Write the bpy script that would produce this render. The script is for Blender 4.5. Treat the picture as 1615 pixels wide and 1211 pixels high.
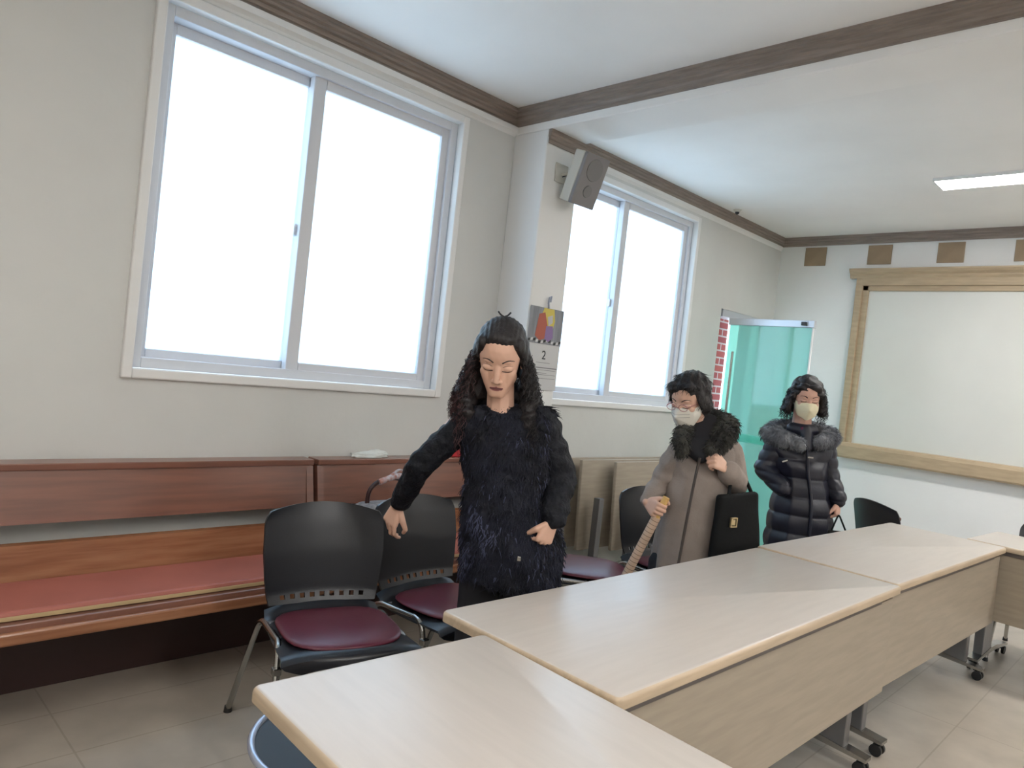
import bpy, bmesh, math, random
import numpy as np
from mathutils import Vector, Matrix, Euler, noise
from mathutils.bvhtree import BVHTree
random.seed(7); np.random.seed(7)
for o in list(bpy.data.objects): bpy.data.objects.remove(o, do_unlink=True)
S = bpy.context.scene
COL = S.collection
R = math.radians
PI = math.pi

# ---------------------------------------------------------------- camera
YAW, PITCH, ROLL = R(44.48), R(-1.166), R(6.302)
CAM_H = 1.385
cam = bpy.data.objects.new('camera', bpy.data.cameras.new('camera'))
COL.objects.link(cam)
cam.data.sensor_width = 36.0
cam.data.lens = 1137.3 * 36.0 / 1615.0
cam.data.clip_start = 0.05
fw = Vector((math.cos(YAW) * math.cos(PITCH), math.sin(YAW) * math.cos(PITCH), math.sin(PITCH)))
rt = fw.cross(Vector((0, 0, 1))).normalized(); up = rt.cross(fw)
r2 = math.cos(ROLL) * rt + math.sin(ROLL) * up
u2 = -math.sin(ROLL) * rt + math.cos(ROLL) * up
m = Matrix((r2, u2, -fw)).transposed().to_4x4()
m.translation = Vector((0, 0, CAM_H))
cam.matrix_world = m
S.camera = cam

# ---------------------------------------------------------------- world, exposure
w = bpy.data.worlds.new('sky'); S.world = w; w.use_nodes = True
nt = w.node_tree; nt.nodes.clear()
tc = nt.nodes.new('ShaderNodeTexCoord'); sx = nt.nodes.new('ShaderNodeSeparateXYZ')
cr = nt.nodes.new('ShaderNodeValToRGB'); bg = nt.nodes.new('ShaderNodeBackground'); wo = nt.nodes.new('ShaderNodeOutputWorld')
nt.links.new(tc.outputs['Generated'], sx.inputs[0]); nt.links.new(sx.outputs['Z'], cr.inputs[0])
nt.links.new(cr.outputs[0], bg.inputs[0]); nt.links.new(bg.outputs[0], wo.inputs[0])
e = cr.color_ramp.elements
e[0].position = 0.0; e[0].color = (1, 1, 1, 1)
e[1].position = 0.55; e[1].color = (0.30, 0.58, 0.95, 1)
k = cr.color_ramp.elements.new(0.12); k.color = (0.90, 0.97, 1, 1)
k = cr.color_ramp.elements.new(0.30); k.color = (0.42, 0.72, 1.0, 1)
bg.inputs[1].default_value = 2.0
S.view_settings.view_transform = 'Standard'
S.view_settings.look = 'None'
S.view_settings.gamma = 1.0
S.view_settings.use_curve_mapping = False
S.view_settings.exposure = 0.80
S.cycles.use_denoising = True
S.cycles.max_bounces = 10
S.cycles.diffuse_bounces = 6
S.cycles.transparent_max_bounces = 12
S.cycles.sample_clamp_indirect = 6.0
S.cycles.caustics_reflective = False
S.cycles.caustics_refractive = False

sun = bpy.data.objects.new('sun', bpy.data.lights.new('sun', 'SUN')); COL.objects.link(sun)
sun.data.energy = 9.5; sun.data.angle = R(1); sun.data.color = (1.0, 0.97, 0.92)
sun.rotation_euler = Vector((-1.0, -0.25, 1.1)).to_track_quat('Z', 'Y').to_euler()
def portal(name, loc, rot, sx_, sy_):
    l = bpy.data.lights.new(name, 'AREA'); l.shape = 'RECTANGLE'; l.size = sx_; l.size_y = sy_
    l.cycles.is_portal = True
    o = bpy.data.objects.new(name, l); COL.objects.link(o); o.location = loc; o.rotation_euler = rot
    return o
# daylight enters through the two windows and the open door (light portals for the sky)
portal('daylight', (1.83, 3.47, 1.97), (R(-90), 0, 0), 1.6, 1.5)
portal('daylight', (4.45, 3.47, 1.97), (R(-90), 0, 0), 1.5, 1.5)
portal('daylight', (6.18, 3.47, 1.06), (R(-90), 0, 0), 0.85, 2.1)

# ---------------------------------------------------------------- materials
def mat(name, col, rough=0.6, metal=0.0, noise_amt=0.0, scale=8.0, bump=0.0, bscale=60.0, stretch=(1, 1, 1), col2=None,
        spec=None, coat=0.0, trans=0.0, sheen=0.0, coord='Object', detail=4.0):
    M = bpy.data.materials.new(name); M.use_nodes = True
    n = M.node_tree.nodes; L = M.node_tree.links
    b = n['Principled BSDF']
    b.inputs['Base Color'].default_value = (*col, 1)
    b.inputs['Roughness'].default_value = rough
    b.inputs['Metallic'].default_value = metal
    if spec is not None: b.inputs['Specular IOR Level'].default_value = spec
    if coat: b.inputs['Coat Weight'].default_value = coat; b.inputs['Coat Roughness'].default_value = 0.15
    if trans: b.inputs['Transmission Weight'].default_value = trans
    if sheen: b.inputs['Sheen Weight'].default_value = sheen
    if noise_amt or col2 or bump:
        t = n.new('ShaderNodeTexCoord'); mp = n.new('ShaderNodeMapping'); mp.inputs['Scale'].default_value = stretch
        L.new(t.outputs[coord], mp.inputs[0])
    if noise_amt or col2:
        nz = n.new('ShaderNodeTexNoise'); nz.inputs['Scale'].default_value = scale; nz.inputs['Detail'].default_value = detail
        L.new(mp.outputs[0], nz.inputs[0])
        rp = n.new('ShaderNodeValToRGB'); L.new(nz.outputs[0], rp.inputs[0])
        c2 = col2 if col2 else tuple(max(0, c * (1 - noise_amt)) for c in col)
        rp.color_ramp.elements[0].position = 0.35; rp.color_ramp.elements[0].color = (*c2, 1)
        rp.color_ramp.elements[1].position = 0.65; rp.color_ramp.elements[1].color = (*col, 1)
        L.new(rp.outputs[0], b.inputs['Base Color'])
    if bump:
        nb = n.new('ShaderNodeTexNoise'); nb.inputs['Scale'].default_value = bscale; nb.inputs['Detail'].default_value = 3
        L.new(mp.outputs[0], nb.inputs[0])
        bp = n.new('ShaderNodeBump'); bp.inputs['Strength'].default_value = bump; bp.inputs['Distance'].default_value = 0.01
        L.new(nb.outputs[0], bp.inputs['Height']); L.new(bp.outputs[0], b.inputs['Normal'])
    return M

M = {}
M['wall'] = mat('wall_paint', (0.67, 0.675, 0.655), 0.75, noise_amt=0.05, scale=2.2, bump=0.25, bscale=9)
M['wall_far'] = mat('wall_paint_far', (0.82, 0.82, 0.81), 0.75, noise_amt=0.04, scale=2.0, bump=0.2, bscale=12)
M['ceiling'] = mat('ceiling_paint', (0.90, 0.89, 0.865), 0.8, noise_amt=0.05, scale=1.6, bump=0.15, bscale=7)
M['white_trim'] = mat('white_trim', (0.80, 0.80, 0.79), 0.6)
M['molding'] = mat('molding_wood', (0.30, 0.245, 0.21), 0.5, noise_amt=0.25, scale=6, stretch=(1, 1, 14), bump=0.05)
M['oak'] = mat('board_frame_wood', (0.47, 0.36, 0.235), 0.45, noise_amt=0.14, scale=7, stretch=(6, 1, 6))
M['board'] = mat('board_surface', (0.68, 0.68, 0.64), 0.5, noise_amt=0.04, scale=2)
M['pvc'] = mat('window_pvc', (0.66, 0.68, 0.72), 0.35)
M['dark'] = mat('dark_plastic', (0.03, 0.03, 0.035), 0.5)
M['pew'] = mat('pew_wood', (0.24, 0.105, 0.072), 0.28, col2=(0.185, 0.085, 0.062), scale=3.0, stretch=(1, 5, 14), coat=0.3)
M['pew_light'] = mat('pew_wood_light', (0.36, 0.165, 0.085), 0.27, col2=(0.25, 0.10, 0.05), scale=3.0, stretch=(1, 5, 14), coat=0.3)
M['pew_dark'] = mat('pew_shaded_wood', (0.035, 0.014, 0.012), 0.5)  # near-black colour paints in the shade under the pew
M['cushion'] = mat('pew_cushion', (0.42, 0.135, 0.10), 0.55, noise_amt=0.1, scale=5)
M['foam'] = mat('cushion_edge', (0.50, 0.37, 0.20), 0.7)
M['shell'] = mat('chair_shell', (0.012, 0.013, 0.017), 0.32, bump=0.06, bscale=300)
M['maroon'] = mat('chair_cushion', (0.10, 0.018, 0.034), 0.34, bump=0.03, bscale=90)
M['chrome'] = mat('chrome', (0.42, 0.41, 0.39), 0.25, metal=1.0)
M['steel'] = mat('grey_steel', (0.23, 0.23, 0.24), 0.35, metal=0.7)
M['laminate'] = mat('table_laminate', (0.56, 0.505, 0.455), 0.33, noise_amt=0.05, scale=5, stretch=(1, 9, 1), coord='Object')
M['lam_edge'] = mat('table_edge', (0.56, 0.44, 0.31), 0.35, noise_amt=0.15, scale=6, stretch=(1, 12, 12))
M['panel'] = mat('modesty_panel', (0.385, 0.33, 0.26), 0.42, noise_amt=0.12, scale=5, stretch=(1, 4, 10))
M['strip'] = mat('gap_shade', (0.12, 0.105, 0.10), 0.45)
M['rubber'] = mat('rubber', (0.012, 0.012, 0.013), 0.5)
M['skin'] = mat('skin', (0.68, 0.42, 0.31), 0.48, noise_amt=0.06, scale=18)
M['skin2'] = mat('skin_fair', (0.64, 0.38, 0.29), 0.5, noise_amt=0.06, scale=18)
M['lips'] = mat('lips', (0.27, 0.085, 0.09), 0.4)
M['brow'] = mat('brow_ink', (0.035, 0.022, 0.02), 0.7)
M['hair'] = mat('black_hair', (0.010, 0.007, 0.008), 0.5, bump=0.3, bscale=120)
M['hair_b'] = mat('brown_hair_ends', (0.085, 0.038, 0.042), 0.5)
M['fur_navy'] = mat('navy_fur', (0.014, 0.017, 0.034), 0.85, col2=(0.003, 0.0035, 0.008), scale=9)
M['fur_slate'] = mat('slate_fur', (0.085, 0.095, 0.17), 0.85, col2=(0.015, 0.018, 0.04), scale=11)
M['sleeve'] = mat('black_sleeve', (0.004, 0.005, 0.008), 0.65, spec=0.25, bump=0.9, bscale=55, col2=(0.010, 0.011, 0.016), scale=30)
M['black_cloth'] = mat('black_cloth', (0.008, 0.008, 0.012), 0.8)
M['taupe'] = mat('taupe_wool', (0.30, 0.25, 0.222), 0.9, noise_amt=0.15, scale=14, bump=0.2, bscale=160)
M['fur_olive'] = mat('charcoal_fur', (0.055, 0.053, 0.045), 0.85, col2=(0.015, 0.015, 0.014), scale=14)
M['fur_grey'] = mat('grey_fur', (0.24, 0.25, 0.27), 0.85, col2=(0.085, 0.09, 0.11), scale=12)
M['puffer'] = mat('navy_nylon', (0.012, 0.013, 0.026), 0.42, noise_amt=0.3, scale=8, bump=0.15, bscale=30)
M['mask_w'] = mat('white_mask', (0.70, 0.67, 0.60), 0.85)
M['mask_c'] = mat('cream_mask', (0.74, 0.68, 0.48), 0.85)
M['bag'] = mat('black_bag', (0.004, 0.0045, 0.005), 0.75, spec=0.2, bump=0.1, bscale=80)
M['gold'] = mat('brass_buckle', (0.55, 0.43, 0.24), 0.3, metal=0.8)
M['stick'] = mat('pale_wood', (0.68, 0.49, 0.36), 0.55, noise_amt=0.15, scale=12)
M['groove'] = mat('stick_groove', (0.17, 0.11, 0.08), 0.7)
M['yellow'] = mat('yellow_grip', (0.70, 0.44, 0.16), 0.5)
M['cream'] = mat('cream_plastic', (0.58, 0.56, 0.50), 0.5)
M['grille'] = mat('speaker_grille', (0.25, 0.24, 0.245), 0.7, bump=0.3, bscale=400)
M['driver'] = mat('driver_grey', (0.205, 0.20, 0.205), 0.7)
M['red'] = mat('red_pack', (0.55, 0.03, 0.04), 0.5)
M['white'] = mat('white_cloth', (0.72, 0.76, 0.74), 0.9, bump=0.2, bscale=40)
M['paper'] = mat('paper', (0.60, 0.60, 0.60), 0.7)
M['alu'] = mat('aluminium', (0.62, 0.64, 0.68), 0.35, metal=0.6)
M['lens'] = mat('spectacle_frame', (0.35, 0.12, 0.15), 0.4)
M['square'] = mat('brown_square', (0.34, 0.245, 0.155), 0.55, noise_amt=0.12, scale=9)

def floor_mat():
    Mm = bpy.data.materials.new('floor_tiles'); Mm.use_nodes = True
    n = Mm.node_tree.nodes; L = Mm.node_tree.links; b = n['Principled BSDF']
    t = n.new('ShaderNodeTexCoord'); mp = n.new('ShaderNodeMapping'); L.new(t.outputs['Object'], mp.inputs[0])
    mp.inputs['Location'].default_value = (0.02, 0.18, 0)
    br = n.new('ShaderNodeTexBrick'); L.new(mp.outputs[0], br.inputs[0])
    br.offset = 0.0; br.inputs['Scale'].default_value = 1.0
    br.inputs['Brick Width'].default_value = 0.77; br.inputs['Row Height'].default_value = 0.30
    br.inputs['Mortar Size'].default_value = 0.004; br.inputs['Mortar Smooth'].default_value = 0.4
    br.inputs['Color1'].default_value = (0.45, 0.395, 0.33, 1); br.inputs['Color2'].default_value = (0.42, 0.37, 0.31, 1)
    br.inputs['Mortar'].default_value = (0.35, 0.30, 0.24, 1)
    nz = n.new('ShaderNodeTexNoise'); nz.inputs['Scale'].default_value = 5; nz.inputs['Detail'].default_value = 6
    L.new(t.outputs['Object'], nz.inputs[0])
    mr = n.new('ShaderNodeMapRange'); L.new(nz.outputs[0], mr.inputs[0])
    mr.inputs[1].default_value = 0.3; mr.inputs[2].default_value = 0.7; mr.inputs[3].default_value = 0.86; mr.inputs[4].default_value = 1.1
    mx = n.new('ShaderNodeVectorMath'); mx.operation = 'SCALE'
    L.new(br.outputs[0], mx.inputs[0]); L.new(mr.outputs[0], mx.inputs['Scale'])
    L.new(mx.outputs[0], b.inputs['Base Color'])
    b.inputs['Roughness'].default_value = 0.34
    return Mm
M['floor'] = floor_mat()

def brick_mat():
    Mm = bpy.data.materials.new('red_brick'); Mm.use_nodes = True
    n = Mm.node_tree.nodes; L = Mm.node_tree.links; b = n['Principled BSDF']
    t = n.new('ShaderNodeTexCoord'); mp = n.new('ShaderNodeMapping'); L.new(t.outputs['Object'], mp.inputs[0])
    mp.inputs['Rotation'].default_value = (R(-90), 0, 0)
    br = n.new('ShaderNodeTexBrick'); L.new(mp.outputs[0], br.inputs[0])
    br.inputs['Scale'].default_value = 1.0
    br.inputs['Brick Width'].default_value = 0.22; br.inputs['Row Height'].default_value = 0.072
    br.inputs['Mortar Size'].default_value = 0.008
    br.inputs['Color1'].default_value = (0.46, 0.11, 0.085, 1); br.inputs['Color2'].default_value = (0.36, 0.085, 0.085, 1)
    br.inputs['Mortar'].default_value = (0.60, 0.52, 0.48, 1)
    L.new(br.outputs[0], b.inputs['Base Color']); b.inputs['Roughness'].default_value = 0.85
    return Mm
M['brick'] = brick_mat()

def frosted(name, tint, transp, gloss=0.06, rough=0.25, trl=None):
    Mm = bpy.data.materials.new(name); Mm.use_nodes = True
    n = Mm.node_tree.nodes; L = Mm.node_tree.links; n.clear()
    out = n.new('ShaderNodeOutputMaterial')
    tr = n.new('ShaderNodeBsdfTransparent'); tr.inputs[0].default_value = (*tint, 1)
    tl = n.new('ShaderNodeBsdfTranslucent'); tl.inputs[0].default_value = (*(trl or tint), 1)
    gl = n.new('ShaderNodeBsdfGlossy'); gl.inputs['Roughness'].default_value = rough
    m1 = n.new('ShaderNodeMixShader'); m1.inputs[0].default_value = transp
    L.new(tl.outputs[0], m1.inputs[1]); L.new(tr.outputs[0], m1.inputs[2])
    m2 = n.new('ShaderNodeMixShader'); m2.inputs[0].default_value = gloss
    L.new(m1.outputs[0], m2.inputs[1]); L.new(gl.outputs[0], m2.inputs[2])
    L.new(m2.outputs[0], out.inputs[0])
    return Mm
M['frost'] = frosted('frosted_glass', (0.90, 0.965, 1.0), 0.42)
M['green_glass'] = frosted('green_glass', (0.60, 1.0, 0.93), 0.40, gloss=0.08, rough=0.05, trl=(0.62, 1.0, 0.95))

def emit(name, col, s):
    Mm = bpy.data.materials.new(name); Mm.use_nodes = True
    b = Mm.node_tree.nodes['Principled BSDF']
    b.inputs['Base Color'].default_value = (0.8, 0.8, 0.8, 1)
    b.inputs['Emission Color'].default_value = (*col, 1); b.inputs['Emission Strength'].default_value = s
    return Mm
M['led'] = emit('led_diffuser', (1.0, 0.98, 0.95), 22.0)

# ---------------------------------------------------------------- helpers
def BM(): return bmesh.new()
def link(name, me, mats, parent=None, smooth=None):
    o = bpy.data.objects.new(name, me); COL.objects.link(o)
    for q in (mats if isinstance(mats, (list, tuple)) else [mats]): me.materials.append(q)
    if parent is not None: o.parent = parent
    if smooth is not None:
        for p_ in me.polygons: p_.use_smooth = True
        if smooth < 180: me.set_sharp_from_angle(angle=R(smooth))
    return o
def obj(name, bm, mats, parent=None, smooth=None, recalc=True):
    if recalc: bmesh.ops.recalc_face_normals(bm, faces=bm.faces)
    me = bpy.data.meshes.new(name); bm.to_mesh(me); bm.free()
    return link(name, me, mats, parent, smooth)
def tag(o, label=None, cat=None, group=None, kind=None):
    if label: o['label'] = label
    if cat: o['category'] = cat
    if group: o['group'] = group
    if kind: o['kind'] = kind
    return o
def empty(name, loc, rz=0.0):
    o = bpy.data.objects.new(name, None); COL.objects.link(o)
    o.location = loc; o.rotation_euler = (0, 0, rz); o.empty_display_size = 0.1
    return o
def copy_tree(o, parent=None):
    c = o.copy(); COL.objects.link(c); c.parent = parent
    for ch in list(o.children): copy_tree(ch, c)
    return c
def box(bm, x0, x1, y0, y1, z0, z1, bev=0.0, mi=0, mx=None):
    r_ = bmesh.ops.create_cube(bm, size=1.0); vs = r_['verts']
    for v in vs: v.co = Vector((x0 + (v.co.x + .5) * (x1 - x0), y0 + (v.co.y + .5) * (y1 - y0), z0 + (v.co.z + .5) * (z1 - z0)))
    fs = list({f for v in vs for f in v.link_faces})
    for f in fs: f.material_index = mi
    if bev:
        es = list({ed for v in vs for ed in v.link_edges})
        q = bmesh.ops.bevel(bm, geom=es, offset=bev, segments=2, affect='EDGES', profile=0.5)
        vs = list({v for f in q['faces'] for v in f.verts} | set(v for v in vs if v.is_valid))
        for f in q['faces']: f.material_index = mi
    if mx is not None:
        for v in vs: v.co = mx @ v.co
    return vs
def prism(bm, poly, a, b, axis='x', mi=0):
    """closed 2-D polygon extruded from a to b along an axis; poly gives the two other coordinates in order"""
    def P(t, p_):
        return {'x': (t, p_[0], p_[1]), 'y': (p_[0], t, p_[1]), 'z': (p_[0], p_[1], t)}[axis]
    va = [bm.verts.new(P(a, p_)) for p_ in poly]; vb = [bm.verts.new(P(b, p_)) for p_ in poly]
    n_ = len(poly)
    fs = [bm.faces.new(va), bm.faces.new(vb[::-1])]
    for i in range(n_): fs.append(bm.faces.new((va[i], va[(i + 1) % n_], vb[(i + 1) % n_], vb[i])))
    for f in fs: f.material_index = mi
def tube(bm, pts, r, seg=10, mi=0, r1=None, cap=True):
    pts = [Vector(p_) for p_ in pts]; rings = []
    nrm = None
    for i, p_ in enumerate(pts):
        d = (pts[min(i + 1, len(pts) - 1)] - pts[max(i - 1, 0)]).normalized()
        if nrm is None: nrm = d.orthogonal().normalized()
        nrm = (nrm - d * nrm.dot(d)); nrm = nrm.normalized() if nrm.length > 1e-6 else d.orthogonal().normalized()
        bn = d.cross(nrm)
        rr = r if r1 is None else r + (r1 - r) * i / (len(pts) - 1)
        rings.append([bm.verts.new(p_ + rr * (math.cos(2 * PI * k_ / seg) * nrm + math.sin(2 * PI * k_ / seg) * bn)) for k_ in range(seg)])
    for a, b in zip(rings, rings[1:]):
        for k_ in range(seg):
            f = bm.faces.new((a[k_], a[(k_ + 1) % seg], b[(k_ + 1) % seg], b[k_])); f.material_index = mi
    if cap:
        bm.faces.new(rings[0][::-1]).material_index = mi; bm.faces.new(rings[-1]).material_index = mi
def smooth_path(pts, n_=6):
    pts = [Vector(p_) for p_ in pts]; out = []
    P = [pts[0]] + pts + [pts[-1]]
    for i in range(1, len(P) - 2):
        for k_ in range(n_):
            t = k_ / n_
            a, b, c, d = P[i - 1], P[i], P[i + 1], P[i + 2]
            out.append(0.5 * ((2 * b) + (-a + c) * t + (2 * a - 5 * b + 4 * c - d) * t * t + (-a + 3 * b - 3 * c + d) * t ** 3))
    out.append(pts[-1]); return out
def fillet_path(pts, r, n_=5):
    pts = [Vector(p_) for p_ in pts]; out = [pts[0]]
    for i in range(1, len(pts) - 1):
        a, b, c = pts[i - 1], pts[i], pts[i + 1]
        da = (a - b); dc = (c - b); q = min(r, da.length * .49, dc.length * .49)
        p0 = b + da.normalized() * q; p2 = b + dc.normalized() * q
        for k_ in range(n_ + 1):
            t = k_ / n_; out.append((1 - t) ** 2 * p0 + 2 * t * (1 - t) * b + t * t * p2)
    out.append(pts[-1]); return out
def grid_surface(bm, f, nu, nv, skip=None, thick=0.006):
    """f(u,v)->point; makes a solid sheet by offsetting along the normal"""
    P = [[Vector(f(i / nu, j / nv)) for j in range(nv + 1)] for i in range(nu + 1)]
    N = [[None] * (nv + 1) for _ in range(nu + 1)]
    for i in range(nu + 1):
        for j in range(nv + 1):
            a = P[min(i + 1, nu)][j] - P[max(i - 1, 0)][j]; b = P[i][min(j + 1, nv)] - P[i][max(j - 1, 0)]
            N[i][j] = a.cross(b).normalized()
    T = [[bm.verts.new(P[i][j] + N[i][j] * thick * .5) for j in range(nv + 1)] for i in range(nu + 1)]
    B = [[bm.verts.new(P[i][j] - N[i][j] * thick * .5) for j in range(nv + 1)] for i in range(nu + 1)]
    cells = {(i, j) for i in range(nu) for j in range(nv) if not (skip and skip(i, j))}
    for (i, j) in cells:
        bm.faces.new((T[i][j], T[i + 1][j], T[i + 1][j + 1], T[i][j + 1]))
        bm.faces.new((B[i][j], B[i][j + 1], B[i + 1][j + 1], B[i + 1][j]))
        for (di, dj, a, b) in ((-1, 0, (i, j), (i, j + 1)), (1, 0, (i + 1, j + 1), (i + 1, j)), (0, -1, (i + 1, j), (i, j)), (0, 1, (i, j + 1), (i + 1, j + 1))):
            if (i + di, j + dj) not in cells:
                bm.faces.new((T[a[0]][a[1]], T[b[0]][b[1]], B[b[0]][b[1]], B[a[0]][a[1]]))
    bmesh.ops.delete(bm, geom=[v for v in bm.verts if not v.link_faces], context='VERTS')

# ---------------------------------------------------------------- the room
YW, XB, ZC = 3.2, 6.8, 2.94
YR, XF = -4.2, -3.6
W1 = (0.99, 2.655, 1.19, 2.765)
W2 = (3.56, 5.235, 1.19, 2.78)
DR = (5.77, 6.60, 0.0, 2.12)
TH = 0.25
bm = BM(); box(bm, XF - .25, XB + .25, YR - .25, YW + TH, -0.12, 0.0)
tag(obj('floor', bm, M['floor']), kind='structure')
bm = BM(); box(bm, XF - .25, XB + .25, YR - .25, YW + TH, ZC, ZC + 0.12)
tag(obj('ceiling', bm, M['ceiling']), kind='structure')
bm = BM()
box(bm, XF - .25, W1[0], YW, YW + TH, 0, ZC); box(bm, W1[0], W1[1], YW, YW + TH, 0, W1[2]); box(bm, W1[0], W1[1], YW, YW + TH, W1[3], ZC)
box(bm, W1[1], W2[0], YW, YW + TH, 0, ZC); box(bm, W2[0], W2[1], YW, YW + TH, 0, W2[2]); box(bm, W2[0], W2[1], YW, YW + TH, W2[3], ZC)
box(bm, W2[1], DR[0], YW, YW + TH, 0, ZC); box(bm, DR[0], DR[1], YW, YW + TH, DR[3], ZC); box(bm, DR[1], XB + .25, YW, YW + TH, 0, ZC)
bmesh.ops.remove_doubles(bm, verts=bm.verts, dist=1e-5)
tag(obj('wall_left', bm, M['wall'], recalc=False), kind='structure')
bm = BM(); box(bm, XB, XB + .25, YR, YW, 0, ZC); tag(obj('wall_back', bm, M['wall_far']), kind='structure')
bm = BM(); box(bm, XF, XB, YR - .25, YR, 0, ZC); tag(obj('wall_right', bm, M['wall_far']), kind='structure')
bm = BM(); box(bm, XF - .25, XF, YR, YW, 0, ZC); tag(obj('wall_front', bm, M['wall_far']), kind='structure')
# pillar and ceiling beam: one painted piece
PX0, PX1, PY = 3.05, 3.35, 2.925
bm = BM(); box(bm, PX0, PX1, PY, YW, 0, 2.80, bev=0.008)
tag(obj('pillar', bm, M['white_trim']), kind='structure')
bm = BM(); box(bm, PX0, PX1 + .02, YR, YW, 2.80, ZC, bev=0.006)
tag(obj('ceiling_beam', bm, M['ceiling']), kind='structure')
# mouldings: stepped profile (d = distance from wall, z = height under the ceiling)
def mold_profile(h=0.095, d=0.055):
    return [(0, 0), (d, 0), (d, -.016), (d * .84, -.02), (d * .84, -.034), (d * .62, -.042), (d * .62, -.056), (d * .40, -.062), (d * .30, -.078), (d * .16, -.082), (d * .16, -h), (0, -h)]
def mold(name, segs, zt, h=0.095, d=0.055, mt='molding'):
    bm = BM()
    for (kind, a, b, at_, sg) in segs:
        poly = [(at_ + sg * p_[0], zt + p_[1]) for p_ in mold_profile(h, d)]
        prism(bm, poly, a, b, kind)
    return tag(obj(name, bm, M[mt]), kind='structure')
mold('trim_1', [('x', XF, PX0, YW, -1), ('y', YR, YW, PX0, -1)], ZC)
mold('trim_2', [('x', PX1 + .02, XB, YW, -1), ('y', YR, YW, XB, -1)], ZC, 0.075, 0.05)
mold('trim_3', [('x', PX0 + .005, PX1 + .02, PY, -1)], 2.80, 0.045, 0.025)
bm = BM(); prism(bm, [(YW, ZC - .095), (YW - .022, ZC - .095), (YW - .02, ZC - .125), (YW - .006, ZC - .14), (YW, ZC - .15)], XF, PX0, 'x')
tag(obj('trim_4', bm, M['white_trim']), kind='structure')
bm = BM(); prism(bm, [(YW, ZC - .075), (YW - .015, ZC - .075), (YW - .012, ZC - .1), (YW, ZC - .12)], PX1 + .02, XB, 'x')
tag(obj('trim_5', bm, M['white_trim']), kind='structure')

# windows: casing, outer frame, two sliding sashes with frosted panes
def frame_rect(bm, x0, x1, z0, z1, wd, y0, y1, bev=0.004, wb=None):
    wb = wb or wd
    box(bm, x0, x0 + wd, y0, y1, z0, z1, bev); box(bm, x1 - wd, x1, y0, y1, z0, z1, bev)
    box(bm, x0 + wd, x1 - wd, y0, y1, z1 - wd, z1, bev); box(bm, x0 + wd, x1 - wd, y0, y1, z0, z0 + wb, bev)
def window(name, W):
    x0, x1, z0, z1 = W; root = empty(name, (x0, YW, z0)); tag(root, kind='structure')
    def P(nm, bm, mt, parent=root, lab=None):
        bmesh.ops.translate(bm, verts=bm.verts, vec=Vector((-x0, -YW, -z0))); o = obj(nm, bm, mt, parent); return tag(o, lab)
    bm = BM(); frame_rect(bm, x0 - .012, x1 + .012, z0 - .012, z1 + .012, .042, YW - .022, YW + .03, .006); P('window_casing', bm, M['white_trim'])
    bm = BM(); frame_rect(bm, x0 + .03, x1 - .03, z0 + .03, z1 - .03, .045, YW + .03, YW + .17); P('window_frame', bm, M['pvc'])
    xm = x0 + .755 + (0.02 if name == 'window_1' else 0.0)
    for (a, b, ya, yb, nm) in ((x0 + .045, xm + .035, YW + .10, YW + .145, 'rear'), (xm - .035, x1 - .055, YW + .05, YW + .095, 'front')):
        bm = BM(); frame_rect(bm, a, b, z0 + .045, z1 - .055, .066, ya, yb); s = P('sash', bm, M['pvc'])
        bm = BM(); box(bm, a + .06, b - .06, ya + .018, ya + .026, z0 + .105, z1 - .115); P('pane', bm, M['frost'], s, 'frosted glass pane')
        if nm == 'rear':
            bm = BM(); box(bm, b - .085, b - .062, ya - .022, ya + .002, (z0 + z1) / 2 - .06, (z0 + z1) / 2 - .005, .004); P('latch', bm, M['alu'], s, 'small grey window latch')
    return root
window('window_1', W1); window('window_2', W2)

# door: white frame in the opening, glass leaf swung into the room
root = empty('door_1', (DR[0], YW, 0)); tag(root, kind='structure')
bm = BM(); box(bm, 0, .035, 0.02, .12, 0, 2.12, .004); box(bm, .795, .83, 0.02, .12, 0, 2.12, .004); box(bm, .035, .795, 0.0, .12, 2.055, 2.12, .004)
obj('door_frame', bm, M['alu'], root)
bm = BM(); box(bm, 0.085, 0.097, -.78, -.055, .09, 1.985); lf = obj('door_leaf', bm, M['green_glass'], root); tag(lf, 'green tinted glass leaf standing open into the room')
bm = BM(); box(bm, .07, .112, -.80, -.045, 1.985, 2.045, .004); obj('door_rail', bm, M['alu'], lf)
bm = BM(); box(bm, .07, .112, -.80, -.045, 0.008, .09, .004); obj('door_rail', bm, M['alu'], lf)
bm = BM(); box(bm, .082, .100, -.792, -.78, .09, 1.985, .002); tag(obj('edge_glint', bm, M['white_trim'], lf), 'white strip standing for the glint on the glass door edge')  # white colour stands for light caught on the polished glass edge
bm = BM(); box(bm, .055, .085, -.70, -.10, .98, 1.05, .006); tag(obj('push_bar', bm, M['green_glass'], lf), 'pale green push bar')
bm = BM(); tube(bm, [(.06, -.12, 1.2), (.06, -.12, 1.75)], .011, 10); obj('door_handle', bm, M['chrome'], lf, 60)
bm = BM(); box(bm, .045, .07, -.74, -.70, 2.0, 2.03, .003); tag(obj('closer_arm', bm, M['dark'], lf), 'dark end of the door closer')

# outside
bm = BM(); box(bm, -6, 30, YW + TH + .01, 40, -.25, -.12); tag(obj('ground', bm, mat('pale_paving', (0.75, 0.75, 0.74), 0.9, noise_amt=.1)), kind='structure')
bm = BM(); box(bm, 6.05, 6.70, 3.62, 3.90, -.12, 3.2); tag(obj('brick_pier', bm, M['brick']), 'red brick pier with pale mortar just outside the doorway', 'pier')

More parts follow.
